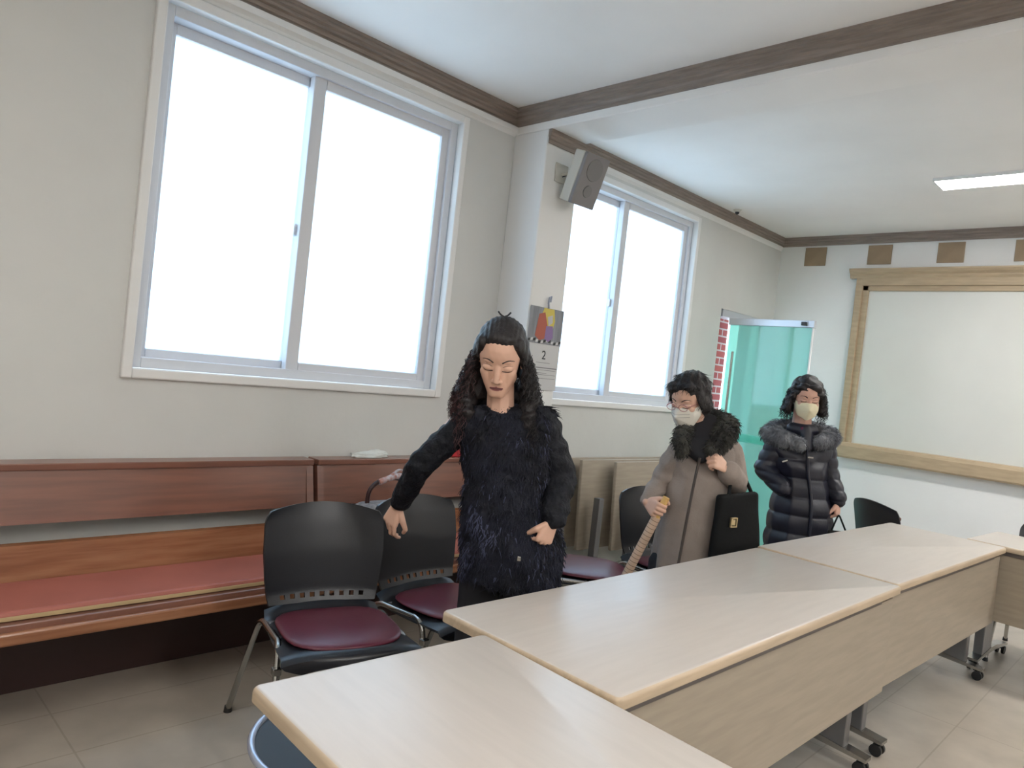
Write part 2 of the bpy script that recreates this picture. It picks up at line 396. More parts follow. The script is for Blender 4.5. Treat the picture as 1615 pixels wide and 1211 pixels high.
# ---------------------------------------------------------------- things on the walls and the ceiling
root = empty('framed_board', (XB, 0, 0)); tag(root, 'large white board in a wide tan wooden frame on the far wall', 'board')
bm = BM(); box(bm, -.012, -.002, -1.55, 2.35, 1.05, 2.45); obj('board_surface', bm, M['board'], root)
bm = BM()
for (a, b, t_) in ((2.335, 2.40, .03), (2.385, 2.445, .05)): box(bm, -t_, -.001, a, b, 1.05, 2.55, .006)
box(bm, -.05, -.001, -1.65, -1.55, 1.05, 2.55, .006)
for (a, b, t_) in ((2.43, 2.48, .03), (2.475, 2.545, .05)): box(bm, -t_, -.001, -1.55, 2.39, a, b, .006)
obj('board_frame', bm, M['oak'], root)
bm = BM(); prism(bm, [(-.001, 2.54), (-.05, 2.54), (-.062, 2.56), (-.062, 2.572), (-.085, 2.59), (-.10, 2.61), (-.10, 2.622), (-.001, 2.622)], -1.7, 2.50, 'y'); obj('cornice', bm, M['oak'], root)
bm = BM(); prism(bm, [(-.001, 0.925), (-.07, 0.925), (-.078, .94), (-.078, 1.03), (-.05, 1.062), (-.001, 1.066)], -1.7, 2.43, 'y'); obj('lower_rail', bm, M['oak'], root)

sq_lab = ['brown wall square nearest the window wall corner, above the doorway side of the board', 'brown wall square second from the corner, above the left end of the board frame',
          'brown wall square third from the corner, above the framed board', 'brown wall square fourth from the corner, cut by the right edge of the photo']
for k_, yc in enumerate((2.858, 2.288, 1.728, 1.18)):
    bm = BM(); box(bm, -.008, 0, -.10, .10, -.086, .086, .002)
    o = obj('wall_square', bm, M['square']); o.location = (XB - .001, yc, 2.757); tag(o, sq_lab[k_], 'wall tile', 'brown squares along the top of the far wall')

# loudspeaker on the pillar
root = empty('loudspeaker', (3.25, 2.86, 2.52)); tag(root, 'grey and cream loudspeaker tilted down from a bracket on the pillar', 'loudspeaker')
mx = Matrix.Translation((3.265, 2.765, 2.535)) @ Euler((R(19), 0, R(-2))).to_matrix().to_4x4()
mx0 = Matrix.Translation((-3.25, -2.86, -2.52)) @ mx
bm = BM(); box(bm, -.10, .10, .005, .085, -.15, .15, .008, mx=mx0); obj('cabinet', bm, M['cream'], root)
bm = BM(); box(bm, -.10, .10, -.022, .004, -.15, .15, .005, mx=mx0); g = obj('grille', bm, M['grille'], root)
for (zc, rr) in ((.065, .065), (-.06, .035)):
    bm = BM(); bmesh.ops.create_cone(bm, segments=32, radius1=rr, radius2=rr * .97, depth=.004, cap_ends=True, matrix=mx0 @ Matrix.Translation((0, -.024, zc)) @ Matrix.Rotation(R(90), 4, 'X')); obj('driver_ring', bm, M['driver'], g)
bm = BM(); box(bm, -.11, .0, .056, .0645, .0, .11, .003); tube(bm, [(-.055, .06, .05), (-.03, .02, .055), (.0, -.02, .03)], .008, 8); obj('wall_bracket', bm, M['cream'], root)
bm = BM(); tube(bm, [(-.03, .03, .05), (-.055, .05, .035)], .003, 6); obj('cable', bm, M['dark'], root)

# calendar on the pillar face
root = empty('wall_calendar', (3.205, PY - .004, 1.50)); tag(root, 'wall calendar with a colourful picture and the number 2, hung on the pillar', 'calendar')
def quad(bm, x0, x1, z0, z1, y, mi=0):
    vs = [bm.verts.new(q) for q in ((x0, y, z0), (x1, y, z0), (x1, y, z1), (x0, y, z1))]; bm.faces.new(vs).material_index = mi
def flat(bm, pts, y0, t_=.0008):
    prism(bm, [(p_[0], p_[1]) for p_ in pts], y0 - t_, y0, 'y')
bm = BM(); box(bm, -.148, .148, -.003, .001, -.22, .265, .0008); pg = obj('calendar_page', bm, M['paper'], root)
bm = BM(); box(bm, -.150, .150, -.0045, -.0032, .055, .272, .0004); pic = obj('calendar_picture', bm, mat('picture_grey', (.29, .30, .33), .6, noise_amt=.3, scale=40, stretch=(1, 1, .1)), root)
def patch(pts, col, nm='picture_patch', y=-.0048, par=pic):
    bm = BM(); flat(bm, pts, y); return obj(nm, bm, mat('print', col, .6), par)
patch([(-.03, .27), (.06, .27), (.075, .20), (.06, .14), (-.02, .16), (-.05, .22)], (.62, .50, .10))
patch([(-.07, .23), (-.02, .245), (.01, .17), (.0, .09), (-.05, .075), (-.09, .10)], (.42, .11, .07), y=-.0052)
patch([(.0, .165), (.06, .17), (.07, .10), (.03, .07), (-.005, .09)], (.26, .17, .36), y=-.0054)
patch([(.005, .22), (.05, .235), (.055, .19), (.02, .165)], (.50, .49, .50), y=-.0056)
for i_ in range(13):
    xx = -.148 + i_ * .0228; zz = .062 + .006 * math.sin(i_ * 1.1)
    if i_ % 2 == 0: patch([(xx, zz), (xx + .02, zz + .004), (xx + .0228, zz + .02), (xx + .003, zz + .016)], (.03, .03, .03), y=-.005)
    else: patch([(xx, zz), (xx + .02, zz + .004), (xx + .0228, zz + .02), (xx + .003, zz + .016)], (.6, .6, .6), y=-.005)
cu = bpy.data.curves.new('month_number', 'FONT'); cu.body = '2'; cu.size = .075; cu.extrude = .0006; cu.align_x = 'CENTER'
tmp = bpy.data.objects.new('tmp', cu); COL.objects.link(tmp); bpy.context.view_layer.update()
me = bpy.data.meshes.new_from_object(tmp.evaluated_get(bpy.context.evaluated_depsgraph_get())); bpy.data.objects.remove(tmp)
me.transform(Matrix.Translation((.01, -.004, -.035)) @ Matrix.Rotation(R(90), 4, 'X')); link('month_number', me, M['dark'], pg)
for i_, (z_, a, b) in enumerate(((-.056, -.05, .07), (-.085, -.13, .14), (-.10, -.12, .13), (-.118, -.10, .05), (-.128, -.12, .13), (-.15, -.12, .13))):
    bm = BM(); box(bm, a, b, -.0042, -.003, z_ - .0012 - (.003 if i_ == 1 else 0), z_ + .0012); obj('print_line', bm, mat('print', (.18, .18, .19), .7), pg)
bm = BM(); tube(bm, [(.0, -.012, .272), (-.012, -.016, .30), (-.006, -.016, .335), (.012, -.012, .345), (.008, -.012, .31)], .006, 8); tag(obj('hanging_hook', bm, mat('clear_blue_plastic', (.38, .42, .52), .2), root), 'pale blue plastic hook')

# ceiling lamp: one is in view at the right edge, the others are added out of view to brighten the room
def lamp(x, y, z, lab, sx_=.24, sy_=1.2):
    r_ = empty('ceiling_light', (x, y, z)); tag(r_, lab, 'ceiling light', 'flat ceiling lights')
    bm = BM(); frame_rect_xy(bm, -sx_ / 2, sx_ / 2, -sy_ / 2, sy_ / 2, .008, -.022, 0); obj('lamp_frame', bm, M['white_trim'], r_)
    bm = BM(); box(bm, -sx_ / 2 + .006, sx_ / 2 - .006, -sy_ / 2 + .006, sy_ / 2 - .006, -.020, -.004); obj('diffuser', bm, M['led'], r_)
def frame_rect_xy(bm, x0, x1, y0, y1, wd, z0, z1):
    box(bm, x0, x0 + wd, y0, y1, z0, z1); box(bm, x1 - wd, x1, y0, y1, z0, z1)
    box(bm, x0 + wd, x1 - wd, y0, y0 + wd, z0, z1); box(bm, x0 + wd, x1 - wd, y1 - wd, y1, z0, z1)
lamp(5.36, 0.89, ZC, 'glowing flat ceiling light at the right edge of the photo')
lamp(5.36, -.80, ZC, 'added flat ceiling light next to the visible one, outside the photo')
lamp(5.36, -2.6, ZC, 'added flat ceiling light farther right, outside the photo')
lamp(1.5, -1.0, ZC, 'added flat ceiling light over the near end of the tables, outside the photo', .3, 1.2)
lamp(-.35, .85, ZC, 'added flat ceiling light just left of the camera, outside the photo', .22, 1.2)
lamp(-1.6, -1.6, ZC, 'added flat ceiling light behind the camera, outside the photo', .3, 1.2)
lamp(1.5, -3.0, ZC, 'added flat ceiling light near the right wall, outside the photo', .3, 1.2)
root = empty('smoke_detector', (5.61, 3.07, ZC)); tag(root, 'small dark detector on the ceiling beside the brown moulding', 'detector')
bm = BM(); bmesh.ops.create_cone(bm, segments=24, radius1=.018, radius2=.035, depth=.02, cap_ends=True, matrix=Matrix.Translation((0, 0, -.01))); obj('detector_base', bm, M['cream'], root, 40)
bm = BM(); bmesh.ops.create_uvsphere(bm, u_segments=16, v_segments=8, radius=.018, matrix=Matrix.Translation((0, 0, -.024))); obj('detector_dome', bm, M['dark'], root, 180)

# ---------------------------------------------------------------- pews along the window wall
def pew(x0, x1, label):
    Lx = x1 - x0; r_ = empty('pew', (x0, 3.2, 0)); tag(r_, label, 'pew', 'wooden pews along the window wall')
    # (y offsets are measured from the wall, -y into the room)
    bm = BM(); box(bm, 0, Lx, -.115, -.012, .818, .845, .004); obj('cap_rail', bm, M['pew'], r_)
    bm = BM(); prism(bm, [(-.105, .817), (-.075, .817), (-.105, .625), (-.140, .625)], .02, Lx - .02, 'x'); obj('back_panel', bm, M['pew'], r_)
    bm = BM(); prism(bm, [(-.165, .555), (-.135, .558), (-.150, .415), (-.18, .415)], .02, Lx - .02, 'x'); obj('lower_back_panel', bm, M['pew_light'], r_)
    bm = BM(); box(bm, .012, Lx - .012, -.535, -.15, .375, .40, .004); obj('seat_board', bm, M['pew'], r_)
    bm = BM(); box(bm, .03, Lx - .03, -.505, -.182, .401, .432, .012); c = obj('seat_cushion', bm, M['cushion'], r_); tag(c, 'long flat salmon red seat cushion')
    bm = BM(); box(bm, .03, Lx - .03, -.510, -.5055, .404, .418, .001); obj('cushion_edge', bm, M['foam'], c)
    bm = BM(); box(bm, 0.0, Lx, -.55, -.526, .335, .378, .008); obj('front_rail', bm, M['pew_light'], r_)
    for xx in (0.0, Lx - .035):
        bm = BM(); prism(bm, [(-.105, .815), (-.03, .815), (-.03, 0), (-.13, 0), (-.13, .33), (-.16, .37), (-.165, .56)], xx, xx + .035, 'x'); obj('end_post', bm, M['pew'], r_)
        bm = BM(); box(bm, xx, xx + .035, -.50, -.43, 0, .374, .003); obj('leg', bm, M['pew'], r_)
        bm = BM(); box(bm, xx, xx + .035, -.43, -.14, .28, .374, .003); obj('bracket', bm, M['pew'], r_)
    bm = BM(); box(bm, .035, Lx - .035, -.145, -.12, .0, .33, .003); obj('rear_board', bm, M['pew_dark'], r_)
    return r_
pew(-.15, 1.845, 'long dark red-brown wooden pew filling the left side under the window')
pew(1.868, 3.03, 'wooden pew behind the woman in the dark fur coat, with cloth and bag on it')

# white cloth and red pack on the pew cap rail
def lump(bm, cx, cy, cz, rx, ry, rz, seed, amp=.25, sub=4):
    q = bmesh.ops.create_icosphere(bm, subdivisions=sub, radius=1.0)
    for v in q['verts']:
        d = v.co.copy(); k_ = 1 + amp * noise.noise(d * 1.8 + Vector((seed, 0, 0))) + amp * .5 * noise.noise(d * 5 + Vector((0, seed, 0)))
        v.co = Vector((cx + d.x * rx * k_, cy + d.y * ry * k_, max(cz - rz * .45, cz + d.z * rz * k_)))
bm = BM(); lump(bm, 0, 0, .010, .115, .034, .022, 3.1); lump(bm, .05, .005, .018, .06, .03, .022, 8.4)
o = obj('folded_cloth', bm, M['white'], None, 180); o.location = (2.19, 3.135, .846); tag(o, 'small crumpled white cloth lying on top of the pew back', 'cloth')
root = empty('tissue_pack', (2.80, 3.14, .8455)); tag(root, 'bright red pack with a white tuft on the pew back behind the woman', 'tissue pack')
bm = BM(); box(bm, -.06, .06, -.035, .03, 0, .055, .008); obj('pack', bm, M['red'], root)
bm = BM(); lump(bm, 0, 0, .068, .022, .015, .018, 1.2, .3, 3); obj('tissue', bm, M['white'], root, 180)

# handbag on the second pew, behind the chairs
root = empty('handbag', (2.16, 2.88, .433)); tag(root, 'grey patterned handbag with scarf on its handle, on the pew behind the chairs', 'handbag')
bm = BM(); box(bm, -.17, .17, -.08, .07, 0, .235, .035); obj('bag_body', bm, mat('bag_fabric', (.16, .165, .18), .7, col2=(.33, .32, .33), scale=30), root, 60)
bm = BM(); tube(bm, smooth_path([(-.13, 0, .22), (-.12, 0, .30), (-.05, 0, .345), (.05, 0, .345), (.12, 0, .29), (.13, 0, .22)]), .011, 8); obj('handle', bm, mat('handle_brown', (.035, .012, .012), .4), root, 60)
bm = BM()
tube(bm, smooth_path([(-.08, -.01, .335), (-.03, -.015, .352), (.03, -.01, .362), (.08, -.012, .345), (.11, -.01, .32)]), .016, 8); tube(bm, smooth_path([(-.02, -.01, .36), (.03, -.01, .392), (.07, -.01, .385)]), .009, 8, r1=.003)
obj('scarf', bm, mat('scarf_print', (.50, .50, .55), .8, col2=(.34, .13, .09), scale=45), root, 60)

# ---------------------------------------------------------------- chairs
def shell_seat(u, v):      # u across (0..1), v from the front lip to the back
    x = (u - .5) * 2
    prof = [(.235, .408), (.225, .432), (.20, .442), (.10, .438), (0, .434), (-.10, .434), (-.17, .442), (-.215, .462)]
    t = v * (len(prof) - 1); i = min(int(t), len(prof) - 2); f = t - i
    y = prof[i][0] * (1 - f) + prof[i + 1][0] * f; z = prof[i][1] * (1 - f) + prof[i + 1][1] * f
    hw = .238 - .035 * v - .02 * max(0, 1 - v * 6) ** 2
    hw -= .05 * max(0, .12 - v) / .12
    y -= .035 * x * x * (1 - v)          # rounded front
    z -= .022 * abs(x) ** 4
    return (x * hw, y, z)
def shell_back(u, v):      # v from the bottom to the top
    x = (u - .5) * 2
    prof = [(-.215, .462), (-.232, .50), (-.245, .56), (-.262, .65), (-.285, .74), (-.308, .812)]
    t = v * (len(prof) - 1); i = min(int(t), len(prof) - 2); f = t - i
    y = prof[i][0] * (1 - f) + prof[i + 1][0] * f; z = prof[i][1] * (1 - f) + prof[i + 1][1] * f
    hw = .195 + .028 * min(1, v * 1.6)
    if v > .86: hw -= .02 * ((v - .86) / .14) ** 2
    z -= .028 * x * x * v
    y += .045 * x * x * (.4 + .6 * v)
    return (x * hw, y, z)
def make_chair(name='chair'):
    r_ = empty(name, (0, 0, 0))
    bm = BM(); grid_surface(bm, shell_seat, 18, 21, thick=.010); obj('seat', bm, M['shell'], r_, 50)
    bm = BM(); grid_surface(bm, shell_back, 44, 24, skip=lambda i, j: j in (2, 3) and 4 <= i < 40 and i % 4 in (1, 2), thick=.008); obj('backrest', bm, M['shell'], r_, 50)
    bm = BM(); q = bmesh.ops.create_uvsphere(bm, u_segments=40, v_segments=16, radius=1.0)
    for v in q['verts']:
        a = math.atan2(v.co.y, v.co.x); rr = math.hypot(v.co.x, v.co.y)
        n_ = 3.2; k_ = (abs(math.cos(a)) ** n_ + abs(math.sin(a)) ** n_) ** (-1 / n_)
        v.co = Vector((v.co.x * k_ * .20, v.co.y * k_ * .185 + .012 - .02 * (v.co.x * v.co.x), .447 + (max(v.co.z, -.35) * .022) * (1 if rr < .98 else 1)))
    obj('seat_pad', bm, M['maroon'], r_, 180)
    for s in (-1, 1):
        bm = BM(); tube(bm, fillet_path([(s * .205, .02, .425), (s * .215, .075, .418), (s * .235, .20, 0.012)], .04), .011, 10); obj('leg', bm, M['chrome'], r_, 60)
        bm = BM(); tube(bm, fillet_path([(s * .205, .03, .424), (s * .215, -.20, .424), (s * .255, -.40, 0.012)], .06, 7), .011, 10); l2 = obj('leg', bm, M['chrome'], r_, 60)
        bm = BM(); box(bm, s * .222 - .014, s * .222 + .014, .09, .118, .35, .372, .003); obj('stacking_bracket', bm, M['chrome'], r_)
    bm = BM(); tube(bm, [(-.205, .0, .422), (.205, .0, .422)], .009, 8); tube(bm, [(-.205, -.14, .422), (.205, -.14, .422)], .009, 8); obj('seat_frame', bm, M['steel'], r_, 60)
    for s in (-1, 1):
        for (x_, y_) in ((.235, .20), (.255, -.40)):
            bm = BM(); bmesh.ops.create_cone(bm, segments=14, radius1=.015, radius2=.013, depth=.022, cap_ends=True, matrix=Matrix.Translation((s * x_, y_, .011))); obj('rubber_foot', bm, M['rubber'], r_, 40)
    return r_
def heading(nx, ny): return math.atan2(ny, nx) - PI / 2      # local +y turned to (nx, ny)
proto = make_chair()
GC = 'black shell chairs with maroon seat pads'
def place(n, pos, nx, ny, label, first=False):
    c = proto if first else copy_tree(proto)
    c.location = (pos[0], pos[1], 0); c.rotation_euler = (0, 0, heading(nx, ny)); tag(c, label, 'chair', GC); return c
def by_back(bx, by, nx, ny):      # where the seat centre goes when the top of the back is at (bx, by)
    l = math.hypot(nx, ny); return (bx + nx / l * .30, by + ny / l * .30)
place(1, by_back(1.475, 2.36, -.26, -.965), -.26, -.965, 'black chair with maroon pad nearest the camera, its whole seat in view before the pew', True)
place(2, by_back(1.91, 2.40, .06, -1), .06, -1, 'black chair with maroon pad half hidden by the woman in the dark fur coat')
place(3, (2.88, 2.17), .62, -.78, 'black chair whose pad gleams lavender, right behind the woman in fur')
place(4, by_back(3.47, 2.27, -.22, -.97), -.22, -.97, 'black chair standing before the folded tables, left of the woman in taupe')
far = place(6, by_back(4.90, 1.53, .8, -.6), .8, -.6, 'black chair with a brown arm seen past the end of the middle tables')
bm = BM(); box(bm, -.27, -.21, -.16, .10, .655, .68, .008); tube(bm, [(-.215, -.08, .43), (-.23, -.05, .66)], .010, 8); ob = obj('armrest', bm, M['pew'], far); tag(ob, 'brown wooden armrest')
place(7, by_back(5.52, .60, -1, .02), -1, .02, 'black chair cut by the right edge of the photo, beyond the far table')

# low black seat tucked under the corner of the near table
root = empty('stool', (1.045, 1.435, 0)); tag(root, 'round black seat with a shiny rim, showing beside the corner of the nearest table', 'stool')
bm = BM(); bmesh.ops.create_cone(bm, segments=48, radius1=.20, radius2=.238, depth=.03, cap_ends=True, matrix=Matrix.Translation((0, 0, .43))); obj('seat', bm, M['rubber'], root, 40)
bm = BM(); tube(bm, [(.238 * math.cos(a * PI / 32), .238 * math.sin(a * PI / 32), .446) for a in range(65)], .009, 10, cap=False); obj('seat_rim', bm, mat('glossy_rim', (.42, .47, .58), .25, metal=.5), root, 180)
for a in range(4):
    c_, s_ = math.cos(a * PI / 2 + .5), math.sin(a * PI / 2 + .5)
    bm = BM(); tube(bm, [(.13 * c_, .13 * s_, .42), (.20 * c_, .20 * s_, .0)], .011, 10); obj('leg', bm, M['chrome'], root, 60)
bm = BM(); tube(bm, [(.165 * math.cos(a * PI / 16), .165 * math.sin(a * PI / 16), .20) for a in range(33)], .007, 8, cap=False); obj('foot_ring', bm, M['chrome'], root, 180)

# ---------------------------------------------------------------- tables
def table_parts(r_, Lx=1.8, Wy=.6, top=True, panel=True):
    hx, hy = Lx / 2, Wy / 2
    bm = BM(); box(bm, -hx, hx, -hy, hy, .692, .72, 0)
    es = [e_ for e_ in bm.edges if abs(e_.verts[0].co.z - e_.verts[1].co.z) > .01]
    bmesh.ops.bevel(bm, geom=es, offset=.018, segments=4, affect='EDGES', profile=.5)
    es = [e_ for e_ in bm.edges if e_.verts[0].co.z > .719 and e_.verts[1].co.z > .719 and len(e_.link_faces) == 2 and any(abs(f.normal.z) < .5 for f in e_.link_faces)]
    bmesh.ops.recalc_face_normals(bm, faces=bm.faces)
    bmesh.ops.bevel(bm, geom=es, offset=.011, segments=3, affect='EDGES', profile=.5)
    bm.normal_update()
    for f in bm.faces: f.material_index = 0 if f.normal.z > .85 else 1
    obj('tabletop', bm, [M['laminate'], M['lam_edge']], r_, 35)
    if panel:
        bm = BM(); box(bm, -hx + .008, hx - .008, -hy + .024, -hy + .042, .30, .668, .002); obj('modesty_panel', bm, M['panel'], r_)
        bm = BM(); box(bm, -hx + .04, hx - .16, -hy + .016, -hy + .05, .6685, .6915, .001); obj('gap_shade_strip', bm, M['strip'], r_)  # dark strip paints the shadow in the gap below the tabletop
    for s in (-1, 1):
        x_ = s * (hx - .10)
        bm = BM(); box(bm, x_ - .024, x_ + .024, -.20, -.05, .075, .66, .004); box(bm, x_ - .02, x_ + .02, -.22, .24, .655, .6915, .003); lg = obj('leg', bm, M['steel'], r_)
        bm = BM(); prism(bm, [(-.285, .055), (-.285, .068), (-.05, .098), (.05, .098), (.285, .068), (.285, .055), (.05, .07), (-.05, .07)], x_ - .028, x_ + .028, 'x'); obj('foot_bar', bm, M['chrome'], lg)
        for y_ in (-.26, .26):
            bm = BM()
            for dx in (-.016, .016):
                bmesh.ops.create_cone(bm, segments=20, radius1=.024, radius2=.024, depth=.014, cap_ends=True, matrix=Matrix.Translation((x_ + dx, y_, .0245)) @ Matrix.Rotation(R(90), 4, 'Y'))
            box(bm, x_ - .008, x_ + .008, y_ - .012, y_ + .012, .03, .062, .002); obj('caster', bm, M['rubber'], lg, 40)
GT = 'pale wood-grain conference tables set in a U'
def table(loc, rz, label, Lx=1.8, Wy=.6):
    t_ = empty('conference_table', (loc[0], loc[1], 0), R(rz)); tag(t_, label, 'table', GT); table_parts(t_, Lx, Wy); return t_
table((.937, .375), 87.2, 'pale wood-grain table nearest the camera, its corner jutting into the foreground')
table((2.185, 1.125), -1.0, 'long pale wood-grain table in the middle, between two others, beige panel facing the camera')
table((3.915, 1.09), -2.4, 'pale wood-grain table third from the camera, ending near the far chairs', 1.62)
table((4.98, .14), -94, 'pale wood-grain table at the right edge, set crosswise at the far end', 1.6, .58)

# folded flip-top tables stored against the wall
def folded(x0, yb, label, tilt):
    r_ = empty('folded_table', (x0, yb, 0), R(-1.5)); tag(r_, label, 'folded table', 'flip-top tables folded upright by the window wall')
    mxx = Matrix.Translation((0, 0, .24)) @ Matrix.Rotation(R(tilt), 4, 'X')
    bm = BM(); box(bm, 0, 1.5, -.014, .014, 0, .60, .008, mx=mxx); obj('tabletop', bm, M['panel'], r_, 40)
    for x_ in (.10, 1.40):
        bm = BM(); box(bm, x_ - .025, x_ + .025, -.10, -.05, .075, .60, .004); lg = obj('leg', bm, M['steel'], r_)
        bm = BM(); box(bm, x_ - .03, x_ + .03, -.27, .14, .05, .08, .005); obj('foot_bar', bm, M['chrome'], lg)
        for y_ in (-.24, .11):
            bm = BM(); bmesh.ops.create_cone(bm, segments=20, radius1=.026, radius2=.026, depth=.03, cap_ends=True, matrix=Matrix.Translation((x_, y_, .0265)) @ Matrix.Rotation(R(90), 4, 'Y')); obj('caster', bm, M['rubber'], lg, 40)
    return r_
folded(3.50, 3.045, 'beige folded table rearmost, closest to the wall, mostly hidden', -3)
folded(3.76, 2.945, 'middle one of the folded beige tables, its left edge beside the fur coat', -3)
folded(4.00, 2.84, 'beige folded table frontmost of the folded row, behind the taupe coat', -3)


# ---------------------------------------------------------------- people
def ell(bm, c, r, rot=None, sub=3):
    q = bmesh.ops.create_icosphere(bm, subdivisions=sub, radius=1.0)
    rm = (rot if rot is not None else Matrix.Identity(3))
    for v in q['verts']: v.co = Vector(c) + rm @ Vector((v.co.x * r[0], v.co.y * r[1], v.co.z * r[2]))
    return q['verts']
def hull(bm, items, T=None, sub=2):
    """convex hull of several ellipsoids: items = [(centre, radius or (rx,ry,rz)), ...]"""
    b2 = BM()
    for c, r in items:
        r = (r, r, r) if isinstance(r, (int, float)) else r
        ell(b2, c, r, sub=sub)
    res = bmesh.ops.convex_hull(b2, input=b2.verts)
    bmesh.ops.delete(b2, geom=[v for v in b2.verts if not v.link_faces], context='VERTS')
    if T is not None: bmesh.ops.transform(b2, matrix=T, verts=b2.verts)
    me = bpy.data.meshes.new('t'); b2.to_mesh(me); b2.free(); bm.from_mesh(me); bpy.data.meshes.remove(me)
def chain(bm, pts, rs, T=None):
    for i in range(len(pts) - 1): hull(bm, [(pts[i], rs[i]), (pts[i + 1], rs[i + 1])], T)
def fuse(name, bm, mats, parent=None, voxel=.004, smooth=3, disp=None, matfn=None):
    bmesh.ops.recalc_face_normals(bm, faces=bm.faces)
    me = bpy.data.meshes.new('t'); bm.to_mesh(me); bm.free()
    o = bpy.data.objects.new('t', me); COL.objects.link(o)
    md = o.modifiers.new('r', 'REMESH'); md.mode = 'VOXEL'; md.voxel_size = voxel
    if smooth: sm = o.modifiers.new('s', 'SMOOTH'); sm.factor = .5; sm.iterations = smooth
    bpy.context.view_layer.update()
    m2 = bpy.data.meshes.new_from_object(o.evaluated_get(bpy.context.evaluated_depsgraph_get()))
    bpy.data.objects.remove(o); bpy.data.meshes.remove(me); m2.name = name
    n_ = len(m2.vertices); co = np.empty(n_ * 3, np.float32); m2.vertices.foreach_get('co', co); co = co.reshape(-1, 3)
    if disp is not None:
        no = np.empty(n_ * 3, np.float32); m2.vertices.foreach_get('normal', no); no = no.reshape(-1, 3)
        co = disp(co, no).astype(np.float32); m2.vertices.foreach_set('co', co.ravel()); m2.update()
    ob_ = link(name, m2, mats, parent, 180)
    if matfn is not None:
        nf = len(m2.polygons); ce = np.empty(nf * 3, np.float32); m2.polygons.foreach_get('center', ce)
        m2.polygons.foreach_set('material_index', matfn(ce.reshape(-1, 3)).astype(np.int32))
    return ob_
def snoise(co, f, seed=0.0):
    """cheap smooth pseudo-noise from sines, in -1..1"""
    x, y, z = co[:, 0] * f + seed, co[:, 1] * f + seed * 1.7, co[:, 2] * f + seed * 2.3
    return (np.sin(x * 1.3 + 2.1 * np.sin(y * .9 + z * .5)) + np.sin(y * 1.7 + 1.9 * np.sin(z * 1.1 + x * .4)) + np.sin(z * 1.5 + 2.3 * np.sin(x * .8 + y * .6))) / 3
def head_matrix(C, yaw, pitch, roll=0.0, scale=1.0):
    """head space: x to the viewer's right, -y out of the face, z up; yaw turns the face to the viewer's left"""
    return Matrix.Translation(C) @ Matrix.Rotation(-yaw, 4, 'Z') @ Matrix.Rotation(roll, 4, 'Y') @ Matrix.Rotation(pitch, 4, 'X') @ Matrix.Scale(scale, 4)
def add_head(bm, T):
    H = lambda *it: hull(bm, list(it), T, 3)
    H(((0, .015, .035), (.071, .090, .080)))
    H(((0, -.010, .028), (.068, .060, .052)), ((0, -.020, -.040), (.055, .052, .042)))
    H(((.043, .0, -.055), (.014, .02, .022)), ((-.043, .0, -.055), (.014, .02, .022)), ((.010, -.052, -.090), (.020, .022, .018)), ((-.010, -.052, -.090), (.020, .022, .018)), ((0, -.035, -.05), (.048, .038, .03)))
    for s in (-1, 1):
        H(((s * .036, -.044, -.022), (.022, .021, .020)), ((s * .024, -.045, -.060), (.020, .020, .018)))
        H(((s * .030, -.0575, -.001), (.0185, .0125, .0110)))
        H(((s * .026, -.0575, .021), (.018, .0105, .008)))
        H(((s * .0115, -.079, -.040), (.0085, .009, .0065)))
        H(((s * .071, .012, .006), (.006, .013, .018)), ((s * .069, .008, -.018), (.005, .008, .010)))
    H(((0, -.064, .010), (.0095, .008, .010)), ((0, -.088, -.036), (.0095, .0095, .0085)))
    H(((0, -.069, -.0635), (.020, .008, .0035))); H(((0, -.068, -.0715), (.016, .008, .0042)))
def face_line(bvh, T, pts, r, bm, off=.0006, r1=None, T0=None):
    """a thin stroke on the face through (x,z) points in head space"""
    out = []
    Ti = T; inv_ = T.inverted()
    for (x, z) in pts:
        o_ = Ti @ Vector((x, -.30, z)); d = (Ti.to_3x3() @ Vector((0, 1, 0))).normalized()
        h_ = bvh.ray_cast(o_, d)
        if h_[0] is None: continue
        out.append(h_[0] - d * off)
    if len(out) > 1: tube(bm, out, r, 6, r1=r1)
def bvh_of(ob_):
    me = ob_.data; return BVHTree.FromPolygons([v.co for v in me.vertices], [p_.vertices for p_ in me.polygons])
def lerp_pts(a, b, n_): return [(a[0] + (b[0] - a[0]) * i / n_, a[1] + (b[1] - a[1]) * i / n_) for i in range(n_ + 1)]
def arc_pts(x0, x1, z0, z1, bul, n_=8):
    return [(x0 + (x1 - x0) * i / n_, z0 + (z1 - z0) * i / n_ + bul * math.sin(PI * i / n_)) for i in range(n_ + 1)]
def face_details(body, T, lid_drop=-.008, mouth=True, brow_mat='brow', parts=('eyebrow', 'eyelashes')):
    bv = bvh_of(body)
    for s in (-1, 1):
        bm = BM(); face_line(bv, T, arc_pts(s * .014, s * .050, .0200, .0225, .0065), .0025, bm, r1=.0010)
        obj('eyebrow', bm, M[brow_mat], body, 180)
        bm = BM(); face_line(bv, T, arc_pts(s * .015, s * .047, lid_drop + .001, lid_drop + .003, -.0035), .0016, bm, r1=.0012)
        face_line(bv, T, arc_pts(s * .016, s * .046, .006, .007, .0035), .0006, bm)
        obj('eyelashes', bm, M['brow'], body, 180)
        if mouth:
            pass
    if mouth:
        bm = BM(); face_line(bv, T, arc_pts(-.020, .020, -.0675, -.0675, .0012, 12), .0010, bm, off=.0002); obj('mouth_line', bm, M['brow'], body, 180)
        bm = BM()
        for s in (-1, 1): face_line(bv, T, [(s * .006, -.0445), (s * .010, -.0465)], .0013, bm, off=.0002)
        obj('nostrils', bm, M['brow'], body, 180)
